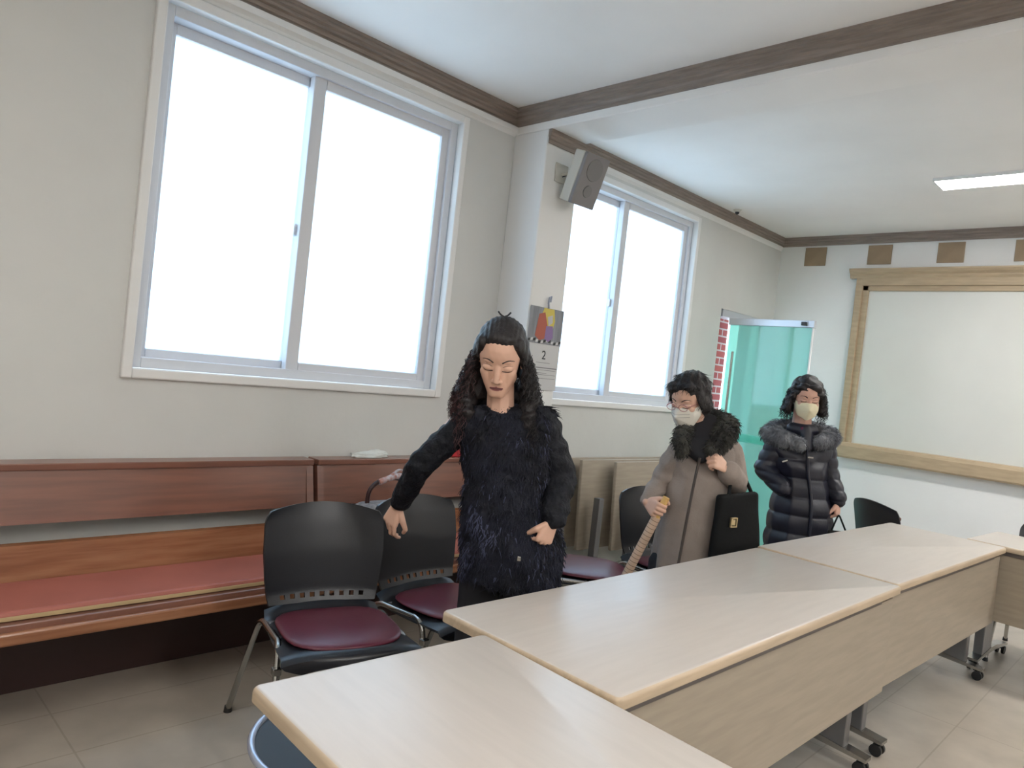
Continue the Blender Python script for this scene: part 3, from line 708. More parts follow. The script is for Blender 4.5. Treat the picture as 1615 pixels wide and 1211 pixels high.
def add_hand(bm, wrist, fdir, back, side, curls, thumb=(.5, .5), spread=.06, scale=1.0):
    """palm, four fingers and a thumb. fdir = towards the fingers, back = out of the back of the hand, side=+1 puts the thumb on +x"""
    y = Vector(fdir).normalized(); z = Vector(back); z = (z - y * z.dot(y)).normalized(); x = y.cross(z)
    F = Matrix((x, y, z)).transposed().to_4x4(); F.translation = Vector(wrist); F = F @ Matrix.Scale(scale, 4)
    s = side
    hull(bm, [((.014 * s, .012, 0), (.014, .014, .011)), ((-.014 * s, .012, 0), (.013, .014, .011)), ((s * .029, .076, 0), (.010, .011, .0105)), ((-s * .029, .070, 0), (.010, .011, .0095)), ((s * .02, .05, -.007), (.014, .02, .010))], F)
    for k_, (xr, L0, yr, cu_) in enumerate(((.0285, .070, .080, curls[0]), (.0095, .077, .084, curls[1]), (-.0095, .071, .081, curls[2]), (-.0275, .057, .073, curls[3]))):
        p_ = Vector((s * xr, yr, 0)); a = 0.0; sp = s * xr / .03 * spread; pts = [p_ - Vector((0, .012, 0)), p_.copy()]
        for q_, (frac, an) in enumerate(zip((.45, .31, .24), cu_)):
            a -= an
            p_ = p_ + Vector((math.sin(sp) * math.cos(a), math.cos(sp) * math.cos(a), math.sin(a))) * L0 * frac
            pts.append(p_.copy())
        chain(bm, pts, (.0095, .0092, .0082, .0076, .0066), F)
    t0 = Vector((s * .020, .018, -.004)); t1 = t0 + Vector((s * .024, .030, -.010))
    a1, a2 = thumb
    t2 = t1 + Vector((s * math.cos(a1) * .022 * math.cos(a1), .028, -.030 * math.sin(a1)))
    t3 = t2 + Vector((-s * .018 * math.sin(a2), .022 * math.cos(a2) , -.016 * math.sin(a2)))
    chain(bm, [t0, t1, t2, t3], (.0135, .0125, .0095, .0078), F)
    return F
def strands(name, polys, mats, parent, r0=.0016, r1=.0005, pick=None, join=None):
    V, Fc, MI = [], [], []
    for q_, pts in enumerate(polys):
        mi = pick(q_) if pick else 0
        n_ = len(pts); base = len(V)
        for i, p_ in enumerate(pts):
            d = (Vector(pts[min(i + 1, n_ - 1)]) - Vector(pts[max(i - 1, 0)])); d = d.normalized() if d.length > 1e-9 else Vector((0, 0, 1))
            a = d.orthogonal().normalized(); b = d.cross(a); rr = r0 + (r1 - r0) * i / (n_ - 1)
            for t in range(3): V.append(Vector(p_) + rr * (math.cos(t * 2.094) * a + math.sin(t * 2.094) * b))
        for i in range(n_ - 1):
            for t in range(3):
                Fc.append((base + i * 3 + t, base + i * 3 + (t + 1) % 3, base + i * 3 + 3 + (t + 1) % 3, base + i * 3 + 3 + t)); MI.append(mi)
    me = bpy.data.meshes.new(name); me.from_pydata(V, [], Fc); me.update()
    me.polygons.foreach_set('material_index', MI)
    return link(name, me, mats, parent, 180)
def sample_surface(ob_, n_, seed=1, cond=None):
    me = ob_.data; rng = random.Random(seed); ar = np.empty(len(me.polygons), np.float32); me.polygons.foreach_get('area', ar)
    cs = np.cumsum(ar); out = []
    tries = 0
    while len(out) < n_ and tries < n_ * 20:
        tries += 1
        p_ = me.polygons[int(np.searchsorted(cs, rng.random() * cs[-1]))]
        c = p_.center.copy(); 
        if cond is None or cond(c, p_.normal): out.append((c, p_.normal.copy()))
    return out
def fur(name, ob_, n_, length, mats, parent, seed=1, cond=None, lay=.55, down=(0, 0, -1), r0=.0030, pickfn=None, var=.5):
    """tufts that start on a surface and lie over along `down`"""
    rng = random.Random(seed); polys = []; pk = []
    for c, nn in sample_surface(ob_, n_, seed, cond):
        dn = Vector(down); dn = (dn - nn * dn.dot(nn)); dn = dn.normalized() if dn.length > .1 else Vector((rng.uniform(-1, 1), rng.uniform(-1, 1), -.2)).normalized()
        sd = nn.cross(dn) * rng.uniform(-.5, .5)
        L_ = length * rng.uniform(1 - var, 1 + var * .6); pts = []
        for i in range(5):
            t = i / 4; pts.append(c - nn * .003 + (nn * (lay * (t - .35 * t * t)) + (dn + sd) * (t * t * .3 + t * (1 - lay) * 1.1)) * L_ + Vector((rng.uniform(-1, 1), rng.uniform(-1, 1), rng.uniform(-1, 1))) * .0025 * t)
        polys.append(pts); pk.append(pickfn(c, rng) if pickfn else 0)
    return strands(name, polys, mats, parent, r0, .0004, pick=lambda q_: pk[q_])
def off_face(T):
    Ti = T.inverted()
    def f_(c, nn):
        q = Ti @ c
        return not (abs(q.x) < .078 and q.y < .045 and q.z < .075) and not (q.y < -.02 and q.z < .06 and (Ti.to_3x3() @ nn).x * q.x < 0)
    return f_
RZ = YAW - PI / 2
Hd = Vector((math.cos(YAW), math.sin(YAW), 0)); Rd = Vector((math.sin(YAW), -math.cos(YAW), 0))
def person(u0, D, body, label, sc=1.0, dz=0.0):
    o_ = Rd * u0 + Hd * D; body.location = (o_.x, o_.y, dz); body.scale = (sc, sc, sc); body.rotation_euler = (0, 0, RZ); tag(body, label, 'person', 'people standing behind the tables'); return body
V3 = Vector

# ---- the woman in the dark fur coat (front): leans forward, right hand reaching for the chair back
T1 = head_matrix((-.068, -.062, 1.412), R(4), R(25), R(0), 1.06)
bm = BM(); add_head(bm, T1)
chain(bm, [(-.060, -.015, 1.35), (-.050, -.01, 1.24), (-.03, -.01, 1.16)], (.048, .050, .07))
hull(bm, [((-.165, -.02, 1.185), .045), ((.10, -.01, 1.215), .045), ((-.02, 0, 1.05), (.12, .09, .05)), ((-.035, -.01, 1.20), (.07, .05, .03))])
hull(bm, [((-.02, 0, 1.05), (.12, .09, .05)), ((.02, .02, .90), (.11, .085, .05))]); hull(bm, [((.02, .02, .90), (.11, .085, .05)), ((.035, .03, .76), (.14, .10, .06))])
for s, kx in ((-1, -.03), (1, .10)): chain(bm, [(.035 + s * .075, .03, .74), (.03 + s * .085, .02, .42), (.03 + s * .085, .05, .09)], (.082, .055, .038)); hull(bm, [((.03 + s * .085, .05, .06), (.032, .035, .03)), ((.03 + s * .095, -.09, .03), (.038, .045, .022))])
RA = [V3((-.165, -.02, 1.195)), V3((-.306, -.01, 1.020)), V3((-.385, .11, .85))]; LA = [V3((.105, -.01, 1.215)), V3((.185, .0, 1.03)), V3((.165, -.115, .895))]
chain(bm, RA, (.045, .034, .023)); chain(bm, LA, (.045, .034, .023))
add_hand(bm, RA[2], (-.30, .08, -.95), (-.60, -.78, -.05), -1, [(.40, .65, .35), (.45, .75, .4), (.7, .95, .5), (.9, 1.1, .6)], (.7, .6), spread=.12, scale=.95)
add_hand(bm, LA[2], (-.35, -.10, -.93), (.55, -.83, -.1), 1, [(1.35, 1.45, .7), (1.4, 1.5, .7), (1.4, 1.5, .7), (1.35, 1.45, .7)], (1.2, 1.3), scale=.90)
T1i = np.array(T1.inverted())
def headspace(ce, Ti): return ce @ Ti[:3, :3].T + Ti[:3, 3]
def lipsel(ce):
    q = headspace(ce, T1i); x, y, z = q[:, 0], q[:, 1], q[:, 2]
    lip = (np.abs(x) < .0215) & (y < -.06) & (((x / .0215) ** 2 + ((z + .0675) / .0068) ** 2) < 1)
    return np.where(lip, 1, 0)
b1 = fuse('person', bm, [M['skin'], M['lips']], None, .0023, 4, matfn=lipsel)
face_details(b1, T1)
person(.02, 2.5, b1, 'woman in a navy fur coat with long curly hair, reaching for a black chair')
# trousers, shoes
bm = BM()
for s in (-1, 1): chain(bm, [(.035 + s * .075, .03, .72), (.03 + s * .085, .025, .42), (.03 + s * .085, .05, .07)], (.095, .072, .055))
hull(bm, [((-.04, .03, .72), .1), ((.11, .03, .72), .1)]); fuse('trousers', bm, M['black_cloth'], b1, .008, 2)
for s in (-1, 1): bm = BM(); hull(bm, [((.03 + s * .085, .06, .05), (.040, .045, .045)), ((.03 + s * .097, -.10, .03), (.044, .055, .028))]); fuse('shoe', bm, M['rubber'], b1, .006, 1)
# coat body
bm = BM()
hull(bm, [((-.15, -.02, 1.185), .060), ((.09, -.01, 1.215), .062), ((-.012, -.005, 1.06), (.135, .115, .05))])
hull(bm, [((-.145, -.01, 1.175), .05), ((.10, -.01, 1.19), .06), ((.005, .0, .96), (.145, .125, .05))])
hull(bm, [((.0, .0, .97), (.150, .125, .05)), ((.040, .01, .80), (.185, .15, .05))])
hull(bm, [((.040, .01, .80), (.185, .15, .05)), ((.045, .015, .66), (.180, .15, .02))])
hull(bm, [((-.04, .03, 1.215), (.085, .07, .04)), ((-.035, .02, 1.16), (.11, .09, .03))])
def rough1(co, no): return co + no * (snoise(co, 42, 1)[:, None] * .006 + snoise(co, 90, 4)[:, None] * .003)
coat = fuse('fur_coat', bm, [M['fur_navy']], b1, .006, 4, rough1)
bm = BM(); chain(bm, [V3((-.150, -.02, 1.195)), *RA[1:2], V3((-.372, .098, .868))], (.056, .048, .039))
fuse('sleeve', bm, M['sleeve'], b1, .005, 4, lambda co, no: co + no * (np.sin(co[:, 2] * 120 + 2 * snoise(co, 22, 3))[:, None] * .0012 + snoise(co, 60, 2)[:, None] * .0035))
bm = BM(); chain(bm, [V3((.095, -.01, 1.205)), *LA[1:2], V3((.168, -.10, .912))], (.066, .057, .046))
fuse('sleeve', bm, M['sleeve'], b1, .005, 4, lambda co, no: co + no * (np.sin(co[:, 2] * 95 + 2 * snoise(co, 22, 3))[:, None] * .0028 + snoise(co, 60, 2)[:, None] * .0035))
def pk1(c, rng):
    e_ = (.030 - c.x) / .2 if c.z < 1.0 else 0
    pz = .05 + (.55 if (c.x < -.06 + .05 * math.sin(c.z * 25) and c.z < 1.0) else 0) + (.12 if c.x > .10 else 0)
    return 1 if (rng.random() < pz and noise.noise(Vector((c.x * 16, c.y * 16, c.z * 10))) > -.12) else 0
f_ = fur('fur_tufts', coat, 11000, .030, [M['fur_navy'], M['fur_slate']], coat, 5, lay=.5, r0=.0030, pickfn=pk1); f_['kind'] = 'stuff'
bm = BM(); box(bm, -.006, .006, -.004, .004, -.008, .008, .002); z_ = obj('coat_clasp', bm, M['chrome'], b1); z_.location = (.065, -.165, .775); tag(z_, 'tiny shiny coat clasp')
# hair
bm = BM(); H1 = lambda *it: hull(bm, list(it), T1, 3)
H1(((-.058, -.022, .066), (.020, .028, .024)), ((-.066, .0, .03), (.012, .03, .03))); H1(((.058, -.022, .066), (.020, .028, .024)), ((.066, .0, .03), (.012, .03, .03)))
H1(((0, .032, .048), (.080, .090, .084)), ((0, -.012, .085), (.056, .048, .030)))
for s in (-1, 1):
    hull(bm, [((s * .074, .018, .03), (.014, .045, .045)), ((s * .086, .03, -.05), (.022, .045, .04))], T1, 2)
hull(bm, [((-.150, -.01, 1.40), (.030, .045, .05)), ((-.175, .0, 1.30), (.040, .05, .05))]); hull(bm, [((-.175, .0, 1.30), (.040, .05, .05)), ((-.160, -.045, 1.215), (.032, .04, .035))])
hull(bm, [((-.130, .03, 1.43), (.04, .05, .04)), ((-.15, .02, 1.30), (.05, .06, .05))])
hull(bm, [((.018, .02, 1.40), (.024, .045, .05)), ((.045, .01, 1.30), (.036, .05, .05))]); hull(bm, [((.045, .01, 1.30), (.036, .05, .05)), ((.05, -.045, 1.215), (.036, .04, .045))])
hull(bm, [((-.14, .05, 1.28), (.05, .05, .06)), ((.04, .05, 1.28), (.05, .05, .06))])
hair1 = fuse('hair', bm, [M['hair'], M['hair_b']], b1, .004, 3, lambda co, no: co + no * ((np.sin(co[:, 2] * 120 + 5 * snoise(co, 20, 2)) * .0035 * (co[:, 2] < 1.42) + np.sin(co[:, 0] * 420 + 3 * snoise(co, 9, 3)) * .0009 * (co[:, 2] >= 1.42) + snoise(co, 70, 7) * .0016)[:, None]))
def curls(n_, seed, parent, surf, cond, length, amp, out, mats, pick, r0=.0013, grav=1.0):
    rng = random.Random(seed); P_ = []; K_ = []
    for c, nn in sample_surface(surf, n_, seed, cond):
        ph = rng.uniform(0, 6.28); L_ = length * rng.uniform(.5, 1.25); am = amp * rng.uniform(.5, 1.4); pts = []
        a = nn.cross(Vector((0, 0, 1))); a = a.normalized() if a.length > .1 else Vector((1, 0, 0))
        for i in range(12):
            t = i / 11
            pts.append(c - nn * .003 + nn * (out * math.sin(t * 2.2) + am * math.cos(ph + t * 13)) + a * (am * math.sin(ph + t * 13)) + Vector((0, 0, -L_ * t * grav)))
        P_.append(pts); K_.append(pick(c, rng))
    return strands('curls', P_, mats, parent, r0, .0004, pick=lambda q_: K_[q_])
of1 = off_face(T1)
c_ = curls(1700, 3, hair1, hair1, lambda c, n_: c.z < 1.44 and of1(c, n_), .10, .007, .016, [M['hair'], M['hair_b']], lambda c, rng: 1 if (c.x < -.15 and rng.random() < .55) else 0); c_['kind'] = 'stuff'
bm = BM(); 
for s in (-1, 1): tube(bm, [T1 @ V3((0, .03, .135)), T1 @ V3((s * .012, .03, .142)), T1 @ V3((s * .020, .03, .152))], .003, 6)
tag(obj('hair_clip', bm, M['dark'], b1, 60), 'small black hair clip on the crown')
bm = BM(); bmesh.ops.create_uvsphere(bm, u_segments=10, v_segments=8, radius=.004, matrix=T1 @ Matrix.Translation((-.073, -.004, -.030))); tag(obj('earring', bm, M['chrome'], b1, 180), 'small pearl earring')

# ---- the woman in the taupe coat
T2 = head_matrix((-.100, -.030, 1.330), R(48), R(20), R(0))
bm = BM(); add_head(bm, T2)
chain(bm, [(-.075, .0, 1.29), (-.03, .02, 1.17), (0, .02, 1.10)], (.05, .055, .07))
hull(bm, [((-.12, -.03, 1.09), .045), ((.11, .03, 1.11), .045), ((0, .01, .98), (.11, .09, .05))]); hull(bm, [((0, .01, .98), (.11, .09, .05)), ((-.02, .02, .76), (.105, .10, .06))])
for s in (-1, 1): chain(bm, [(-.03 + s * .055, .02, .74), (-.04 + s * .065, .01, .40), (-.04 + s * .07, .04, .14)], (.068, .048, .036)); hull(bm, [((-.04 + s * .08, .05, .12), (.03, .035, .03)), ((-.055 + s * .09, -.08, .088), (.036, .045, .022))])
RA2 = [V3((-.125, -.03, 1.09)), V3((-.190, .0, .945)), V3((-.246, -.096, .881))]; LA2 = [V3((.115, .03, 1.11)), V3((.175, .03, .965)), V3((.065, -.145, 1.065))]
chain(bm, RA2, (.034, .027, .021)); chain(bm, LA2, (.036, .030, .022))
STK0 = V3((-.190, -.155, .885)); STK1 = V3((-.345, -.075, .42)); sd = (STK1 - STK0).normalized()
add_hand(bm, RA2[2], (.35, -.85, -.25), (-.83, -.40, .21), -1, [(1.1, 1.3, .7), (1.15, 1.35, .7), (1.2, 1.35, .7), (1.2, 1.35, .7)], (.5, .9), scale=.95)
add_hand(bm, LA2[2], (-.80, -.30, .42), (-.05, -.80, .55), 1, [(1.25, 1.35, .7), (1.25, 1.35, .7), (1.25, 1.35, .7), (1.25, 1.35, .7)], (.5, 1.0), scale=.92)
b2 = fuse('person', bm, [M['skin']], None, .003, 3)
face_details(b2, T2, mouth=False)
S2 = 1.045; Z2 = -.0623; U2 = Rd * (.881 * S2) + Hd * (3.2 * S2)
person(.881 * S2, 3.2 * S2, b2, 'woman in a taupe coat with dark fur collar and white mask, holding a ribbed stick', S2, Z2)
bm = BM()
for s in (-1, 1): chain(bm, [(-.03 + s * .07, .02, .60), (-.04 + s * .08, .01, .40), (-.04 + s * .08, .04, .14)], (.085, .065, .05))
fuse('trousers', bm, M['black_cloth'], b2, .009, 2)
for s in (-1, 1): bm = BM(); hull(bm, [((-.04 + s * .08, .05, .108), (.038, .045, .045)), ((-.055 + s * .09, -.09, .09), (.042, .055, .028))]); fuse('shoe', bm, M['rubber'], b2, .006, 1)
bm = BM()
hull(bm, [((-.115, -.03, 1.10), .055), ((.105, .03, 1.13), .06), ((-.01, .0, 1.0), (.145, .125, .06))])
hull(bm, [((-.01, .0, 1.0), (.145, .125, .06)), ((-.02, .0, .82), (.15, .135, .06))])
hull(bm, [((-.02, .0, .82), (.15, .135, .06)), ((-.040, .01, .36), (.135, .135, .03))])
def folds2(co, no):
    z = co[:, 2]; k = np.clip((1.0 - z) / .5, 0, 1)
    ang = np.arctan2(co[:, 1], co[:, 0] + .03)
    return co + no * ((np.sin(ang * 9 + 2 * snoise(co, 4, 2)) * .010 * k + snoise(co, 14, 5) * .005))[:, None]
coat2 = fuse('coat', bm, M['taupe'], b2, .007, 4, folds2)
wr = lambda co, no: co + no * (np.sin(co[:, 2] * 90 + 3 * snoise(co, 12, 1))[:, None] * .0035 + snoise(co, 30, 2)[:, None] * .003)
bm = BM(); chain(bm, [V3((-.12, -.02, 1.09)), V3((-.182, .005, .95)), V3((-.236, -.080, .893))], (.058, .046, .039)); fuse('sleeve', bm, M['taupe'], b2, .006, 4, wr)
bm = BM(); chain(bm, [V3((.115, .03, 1.12)), V3((.165, .04, .985)), V3((.080, -.125, 1.052))], (.068, .062, .050)); fuse('sleeve', bm, M['taupe'], b2, .006, 4, lambda co, no: co + no * (snoise(co, 22, 2)[:, None] * .005))
bm = BM(); hull(bm, [((.076, -.130, 1.056), (.020, .034, .034)), ((.066, -.140, 1.066), (.014, .028, .028))]); fuse('cuff', bm, M['black_cloth'], b2, .005, 2)
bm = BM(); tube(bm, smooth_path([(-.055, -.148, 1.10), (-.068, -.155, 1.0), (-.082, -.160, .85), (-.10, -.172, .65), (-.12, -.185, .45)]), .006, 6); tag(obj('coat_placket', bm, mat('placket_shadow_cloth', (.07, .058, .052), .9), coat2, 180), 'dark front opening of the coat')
# fur collar
bm = BM(); chain(bm, [(-.130, -.135, 1.115), (-.135, -.115, 1.16), (-.105, -.05, 1.20), (-.04, .06, 1.245), (.05, .06, 1.255), (.085, -.01, 1.235), (.055, -.075, 1.195), (.0, -.12, 1.13)], (.028, .034, .040, .048, .052, .055, .052, .036))
col2 = fuse('fur_collar', bm, M['fur_olive'], b2, .006, 3, lambda co, no: co + no * (snoise(co, 60, 2)[:, None] * .006))
bm = BM(); hull(bm, [((-.11, -.075, 1.15), .035), ((.03, -.065, 1.18), .04), ((-.05, .02, 1.235), .05), ((.02, .02, 1.235), .05), ((-.04, -.11, 1.10), .03)]); fuse('inner_collar', bm, M['black_cloth'], b2, .006, 3)
f_ = fur('collar_fur', col2, 3200, .028, [M['fur_olive']], col2, 8, lay=.75, r0=.0026); f_['kind'] = 'stuff'
# hair: short dark bob
bm = BM(); H2 = lambda *it: hull(bm, list(it), T2, 3)
H2(((0, .028, .050), (.084, .092, .082))); H2(((0, .02, .045), (.082, .075, .06)), ((.004, .055, -.03), (.074, .055, .05)))
for s in (-1, 1): H2(((s * .072, .0, .025), (.015, .038, .035)), ((s * .074, .022, -.022), (.013, .03, .026)))
H2(((-.036, -.038, .080), (.036, .026, .022)), ((.036, -.038, .080), (.036, .026, .022))); H2(((-.055, -.038, .060), (.016, .020, .024)), ((-.02, -.060, .070), (.022, .016, .015)))
hair2 = fuse('hair', bm, M['hair'], b2, .004, 3, lambda co, no: co + no * ((np.sin(co[:, 0] * 160 + 6 * snoise(co, 15, 2)) * .0022 + snoise(co, 60, 7) * .002)[:, None]))
q_ = fur('hair_strands', hair2, 1300, .026, [M['hair']], hair2, 12, off_face(T2), lay=.12, r0=.0014, var=.4); q_['kind'] = 'stuff'
def mask(T, mt, par, pleat=True):
    bm = BM(); hull(bm, [((0, -.098, -.045), .010), ((.061, -.018, -.036), (.006, .016, .024)), ((-.061, -.018, -.036), (.006, .016, .024)), ((.052, -.042, -.045), (.010, .016, .026)), ((-.052, -.042, -.045), (.010, .016, .026)), ((.040, -.045, -.080), (.012, .016, .014)), ((-.040, -.045, -.080), (.012, .016, .014)), ((0, -.062, -.100), (.018, .016, .012)), ((0, -.084, -.014), (.018, .008, .007)), ((.03, -.064, -.018), (.012, .01, .006)), ((-.03, -.064, -.018), (.012, .01, .006))], T, 3)
    k_ = fuse('face_mask', bm, M[mt], par, .0025, 3)
    bv = bvh_of(k_)
    if pleat:
        bm = BM(); face_line(bv, T, arc_pts(-.046, .046, -.048, -.048, .006, 10), .0012, bm); face_line(bv, T, arc_pts(-.046, .046, -.034, -.034, .005, 10), .0010, bm); obj('mask_fold', bm, mat('mask_fold_cloth', (.42, .40, .36), .9), k_, 180)
    for s in (-1, 1):
        bm = BM(); tube(bm, [T @ V3((s * .062, -.018, -.018)), T @ V3((s * .071, .0, .004)), T @ V3((s * .076, .012, .012))], .0012, 6); tube(bm, [T @ V3((s * .060, -.018, -.052)), T @ V3((s * .068, .0, -.03)), T @ V3((s * .074, .012, -.018))], .0012, 6)
        obj('ear_loop', bm, M['white_trim'], k_, 180)
    return k_
mask(T2, 'mask_w', b2)
# spectacles
bm = BM()
for s in (-1, 1):
    ring = [T2 @ V3((s * .031 + .022 * math.cos(a * PI / 8), -.088, -.001 + .015 * math.sin(a * PI / 8))) for a in range(17)]
    tube(bm, ring, .0013, 6, cap=False); tube(bm, [T2 @ V3((s * .052, -.087, .003)), T2 @ V3((s * .072, .01, .004))], .0013, 6)
tube(bm, [T2 @ V3((-.009, -.090, 0)), T2 @ V3((.009, -.090, 0))], .0013, 6)
obj('spectacles', bm, M['lens'], b2, 180)
# ribbed stick in her right hand
st = empty('ribbed_stick', (U2.x, U2.y, Z2), RZ); tag(st, 'pale ribbed wooden stick with yellow grip, held down by the woman in taupe', 'stick')
bm = BM(); tube(bm, [STK0 + sd * .06, STK0 + sd * .52], .0195, 20); obj('shaft', bm, M['stick'], st, 60)
bm = BM()
for i in range(24):
    p_ = STK0 + sd * (.075 + i * .0185); tube(bm, [p_, p_ + sd * .0020], .0200, 20)
obj('ribbing', bm, M['groove'], st, 60)
bm = BM(); tube(bm, [STK0 - sd * .035, STK0 + sd * .062], .015, 20); tag(obj('grip', bm, M['yellow'], st, 60), 'yellow grip')
st.scale = (S2, S2, S2)
# shoulder bag
bg_ = empty('tote_bag', (U2.x, U2.y, Z2), RZ); tag(bg_, 'large black tote bag with brass buckle under the arm of the woman in taupe', 'bag')
bm = BM(); hull(bm, [((.045, -.165, .94), .018), ((.225, -.055, .955), .018), ((.045, -.180, .60), .03), ((.255, -.06, .60), .03), ((.10, -.10, .94), .015), ((.245, -.015, .95), .015), ((.10, -.09, .60), .02), ((.27, .0, .60), .02)])
bg_.scale = (S2, S2, S2)
fuse('bag_body', bm, M['bag'], bg_, .006, 3, lambda co, no: co + no * (snoise(co, 12, 2)[:, None] * .004))
bm = BM(); tube(bm, smooth_path([(.085, -.150, .93), (.10, -.11, 1.00), (.155, .0, 1.045), (.20, .03, 1.02), (.215, -.05, .96)]), .008, 8); obj('strap', bm, M['bag'], bg_, 60)
bm = BM(); mxx = Matrix.Translation((.112, -.166, .845)) @ Matrix.Rotation(R(31), 4, 'Z'); frame_rect(bm, -.019, .019, -.021, .021, .006, -.006, .004, .001); box(bm, -.010, .010, -.003, .003, -.012, .012, .001); bmesh.ops.transform(bm, matrix=mxx, verts=bm.verts); obj('buckle', bm, M['gold'], bg_)

# ---- the woman in the padded coat
T3 = head_matrix((-.066, -.045, 1.402), R(8), R(12), R(0))
bm = BM(); add_head(bm, T3)
chain(bm, [(-.066, -.01, 1.35), (-.06, .0, 1.22), (-.05, .01, 1.14)], (.05, .055, .07))
hull(bm, [((-.20, 0, 1.13), .045), ((.09, 0, 1.155), .045), ((-.04, .0, 1.0), (.12, .09, .05))]); hull(bm, [((-.04, .0, 1.0), (.12, .09, .05)), ((-.01, .01, .78), (.14, .11, .06))])
for s in (-1, 1): chain(bm, [(-.01 + s * .075, .01, .76), (-.01 + s * .085, .0, .42), (-.01 + s * .085, .04, .09)], (.082, .052, .036)); hull(bm, [((-.01 + s * .085, .05, .06), (.03, .035, .03)), ((-.01 + s * .09, -.08, .03), (.036, .045, .022))])
RA3 = [V3((-.195, 0, 1.12)), V3((-.245, .02, .965)), V3((-.130, -.070, .875))]; LA3 = [V3((.09, 0, 1.15)), V3((.145, .03, .965)), V3((.172, -.075, .835))]
chain(bm, RA3, (.042, .033, .022)); chain(bm, LA3, (.042, .033, .022))
add_hand(bm, RA3[2], (.55, .10, -.75), (-.1, -.95, .1), -1, [(.4, .4, .2)] * 4, (.4, .4), scale=.85)
add_hand(bm, LA3[2], (-.03, -.10, -.95), (.75, -.62, 0), 1, [(1.0, 1.2, .7), (1.1, 1.3, .7), (1.15, 1.3, .7), (1.15, 1.3, .7)], (.6, .9), scale=.92)
b3 = fuse('person', bm, [M['skin2']], None, .003, 3)
face_details(b3, T3, mouth=False, lid_drop=-.004)
person(1.763, 4.2, b3, 'woman in a long navy padded coat with grey fur collar and cream mask')
bm = BM()
for s in (-1, 1): chain(bm, [(-.01 + s * .075, .01, .60), (-.01 + s * .085, .0, .40), (-.01 + s * .085, .04, .07)], (.085, .065, .05))
fuse('trousers', bm, M['black_cloth'], b3, .009, 2)
for s in (-1, 1): bm = BM(); hull(bm, [((-.01 + s * .085, .05, .05), (.038, .045, .045)), ((-.01 + s * .09, -.09, .03), (.042, .055, .028))]); fuse('shoe', bm, M['rubber'], b3, .006, 1)
quilt = lambda per, amp: (lambda co, no: co + no * ((np.abs(np.sin(co[:, 2] * PI / per)) ** .5 - .6)[:, None] * amp + snoise(co, 25, 3)[:, None] * .004))
bm = BM()
hull(bm, [((-.185, .0, 1.12), .062), ((.085, .0, 1.145), .062), ((-.045, .0, 1.0), (.155, .125, .05))])
hull(bm, [((-.045, .0, 1.0), (.155, .125, .05)), ((-.02, .0, .92), (.150, .12, .03))]); hull(bm, [((-.02, .0, .92), (.150, .12, .03)), ((-.005, .0, .78), (.18, .145, .05))])
hull(bm, [((-.005, .0, .78), (.18, .145, .05)), ((-.005, .0, .40), (.200, .165, .03))])
coat3 = fuse('padded_coat', bm, M['puffer'], b3, .006, 3, quilt(.105, .012))
bm = BM(); tube(bm, smooth_path([(-.062, -.128, 1.12), (-.050, -.135, 1.0), (-.030, -.135, .92), (-.012, -.155, .78), (-.010, -.172, .5)]), .009, 6); obj('zip_flap', bm, M['puffer'], coat3, 180)
for (x_, y_, z_, rz_) in ((-.165, -.085, 1.035, 25), (-.045, -.14, 1.075, 0), (-.175, -.08, .935, 15)):
    bm = BM(); box(bm, -.016, .016, -.004, .004, -.005, .005, .002); q_ = obj('metal_tab', bm, M['chrome'], coat3); q_.location = (x_, y_, z_); q_.rotation_euler = (0, R(-rz_), R(-10)); tag(q_, 'small silver metal tab')
bm = BM(); chain(bm, [V3((-.185, 0, 1.12)), V3((-.240, .015, .975)), V3((-.165, -.095, .880))], (.064, .060, .052)); fuse('sleeve', bm, M['puffer'], b3, .006, 3, quilt(.06, .009))
bm = BM(); chain(bm, [V3((.085, 0, 1.145)), V3((.140, .015, .975)), V3((.170, -.067, .850))], (.064, .058, .048)); fuse('sleeve', bm, M['puffer'], b3, .006, 3, quilt(.06, .009))
bm = BM(); chain(bm, [(-.10, -.12, 1.14), (-.195, -.075, 1.165), (-.235, -.01, 1.175), (-.17, .08, 1.21), (-.05, .09, 1.23), (.06, .08, 1.22), (.115, .0, 1.20), (.075, -.08, 1.185), (-.0, -.115, 1.16)], (.036, .050, .056, .05, .05, .05, .052, .050, .036))
col3 = fuse('fur_collar', bm, M['fur_grey'], b3, .006, 3, lambda co, no: co + no * (snoise(co, 50, 2)[:, None] * .006))
f_ = fur('collar_fur', col3, 3600, .030, [M['fur_grey']], col3, 18, lay=.7, r0=.0028); f_['kind'] = 'stuff'
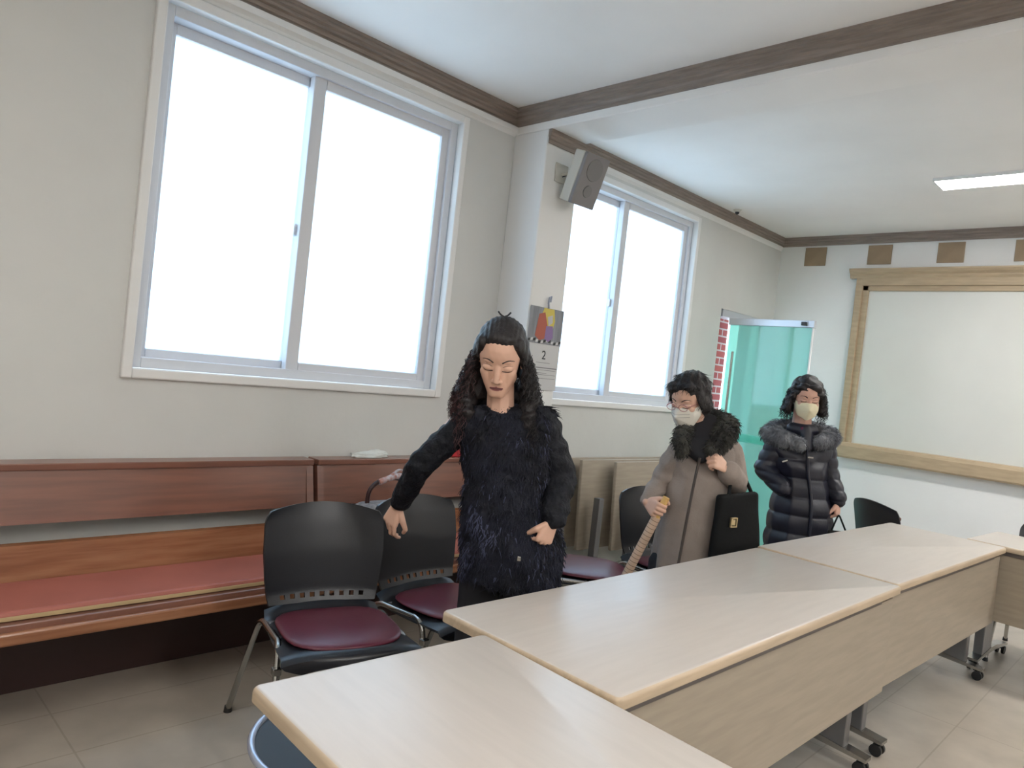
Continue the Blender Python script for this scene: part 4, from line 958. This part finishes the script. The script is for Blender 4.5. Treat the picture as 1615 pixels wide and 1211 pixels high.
bm = BM(); chain(bm, [(-.12, -.03, 1.22), (-.065, -.075, 1.215), (-.01, -.03, 1.22)], (.04, .042, .04)); chain(bm, [(-.065, -.08, 1.21), (-.06, -.115, 1.13)], (.04, .03)); fuse('coat_collar', bm, M['puffer'], b3, .006, 3)
bm = BM(); H3 = lambda *it: hull(bm, list(it), T3, 3)
H3(((0, .028, .052), (.086, .094, .082)))
for s in (-1, 1): H3(((s * .076, .015, .04), (.018, .05, .05)), ((s * .088, .018, -.03), (.024, .045, .035))); H3(((s * .088, .018, -.03), (.024, .045, .035)), ((s * .098, .015, -.075), (.026, .04, .028)))
H3(((0, .07, -.02), (.08, .04, .06)), ((0, .07, -.08), (.08, .04, .03)))
H3(((.02, -.052, .078), (.035, .022, .022)), ((.058, -.035, .045), (.018, .022, .026))); H3(((-.03, -.046, .082), (.03, .02, .018)), ((-.062, -.025, .05), (.012, .02, .026)))
hair3 = fuse('hair', bm, M['hair'], b3, .004, 3, lambda co, no: co + no * ((np.sin(co[:, 2] * 110 + 5 * snoise(co, 22, 2)) * .004 + snoise(co, 60, 7) * .002)[:, None]))
of3 = off_face(T3)
c_ = curls(700, 13, hair3, hair3, lambda c, n_: c.z < 1.46 and of3(c, n_), .05, .006, .012, [M['hair'], M['hair_b']], lambda c, rng: 1 if rng.random() < .12 else 0); c_['kind'] = 'stuff'
mask(T3, 'mask_c', b3, False)
bm = BM(); chain(bm, [(-.085, -.085, 1.225), (-.06, -.10, 1.20)], (.02, .02)); fuse('scarf', bm, mat('burgundy_knit', (.13, .02, .06), .9), b3, .004, 2)
# small black handbag in her left hand
u_ = Rd * 1.763 + Hd * 4.2
hb = empty('handbag', (u_.x, u_.y, 0), RZ); tag(hb, 'small black handbag hanging from the hand of the woman in the padded coat', 'handbag')
bm = BM(); hull(bm, [((.12, -.11, .66), .015), ((.24, -.11, .66), .015), ((.11, -.11, .50), .025), ((.25, -.11, .50), .025)]); fuse('bag_body', bm, M['bag'], hb, .005, 2)
bm = BM(); tube(bm, smooth_path([(.135, -.11, .67), (.155, -.105, .73), (.172, -.10, .760), (.190, -.105, .73), (.22, -.11, .67)]), .005, 8); obj('handle', bm, M['bag'], hb, 60)
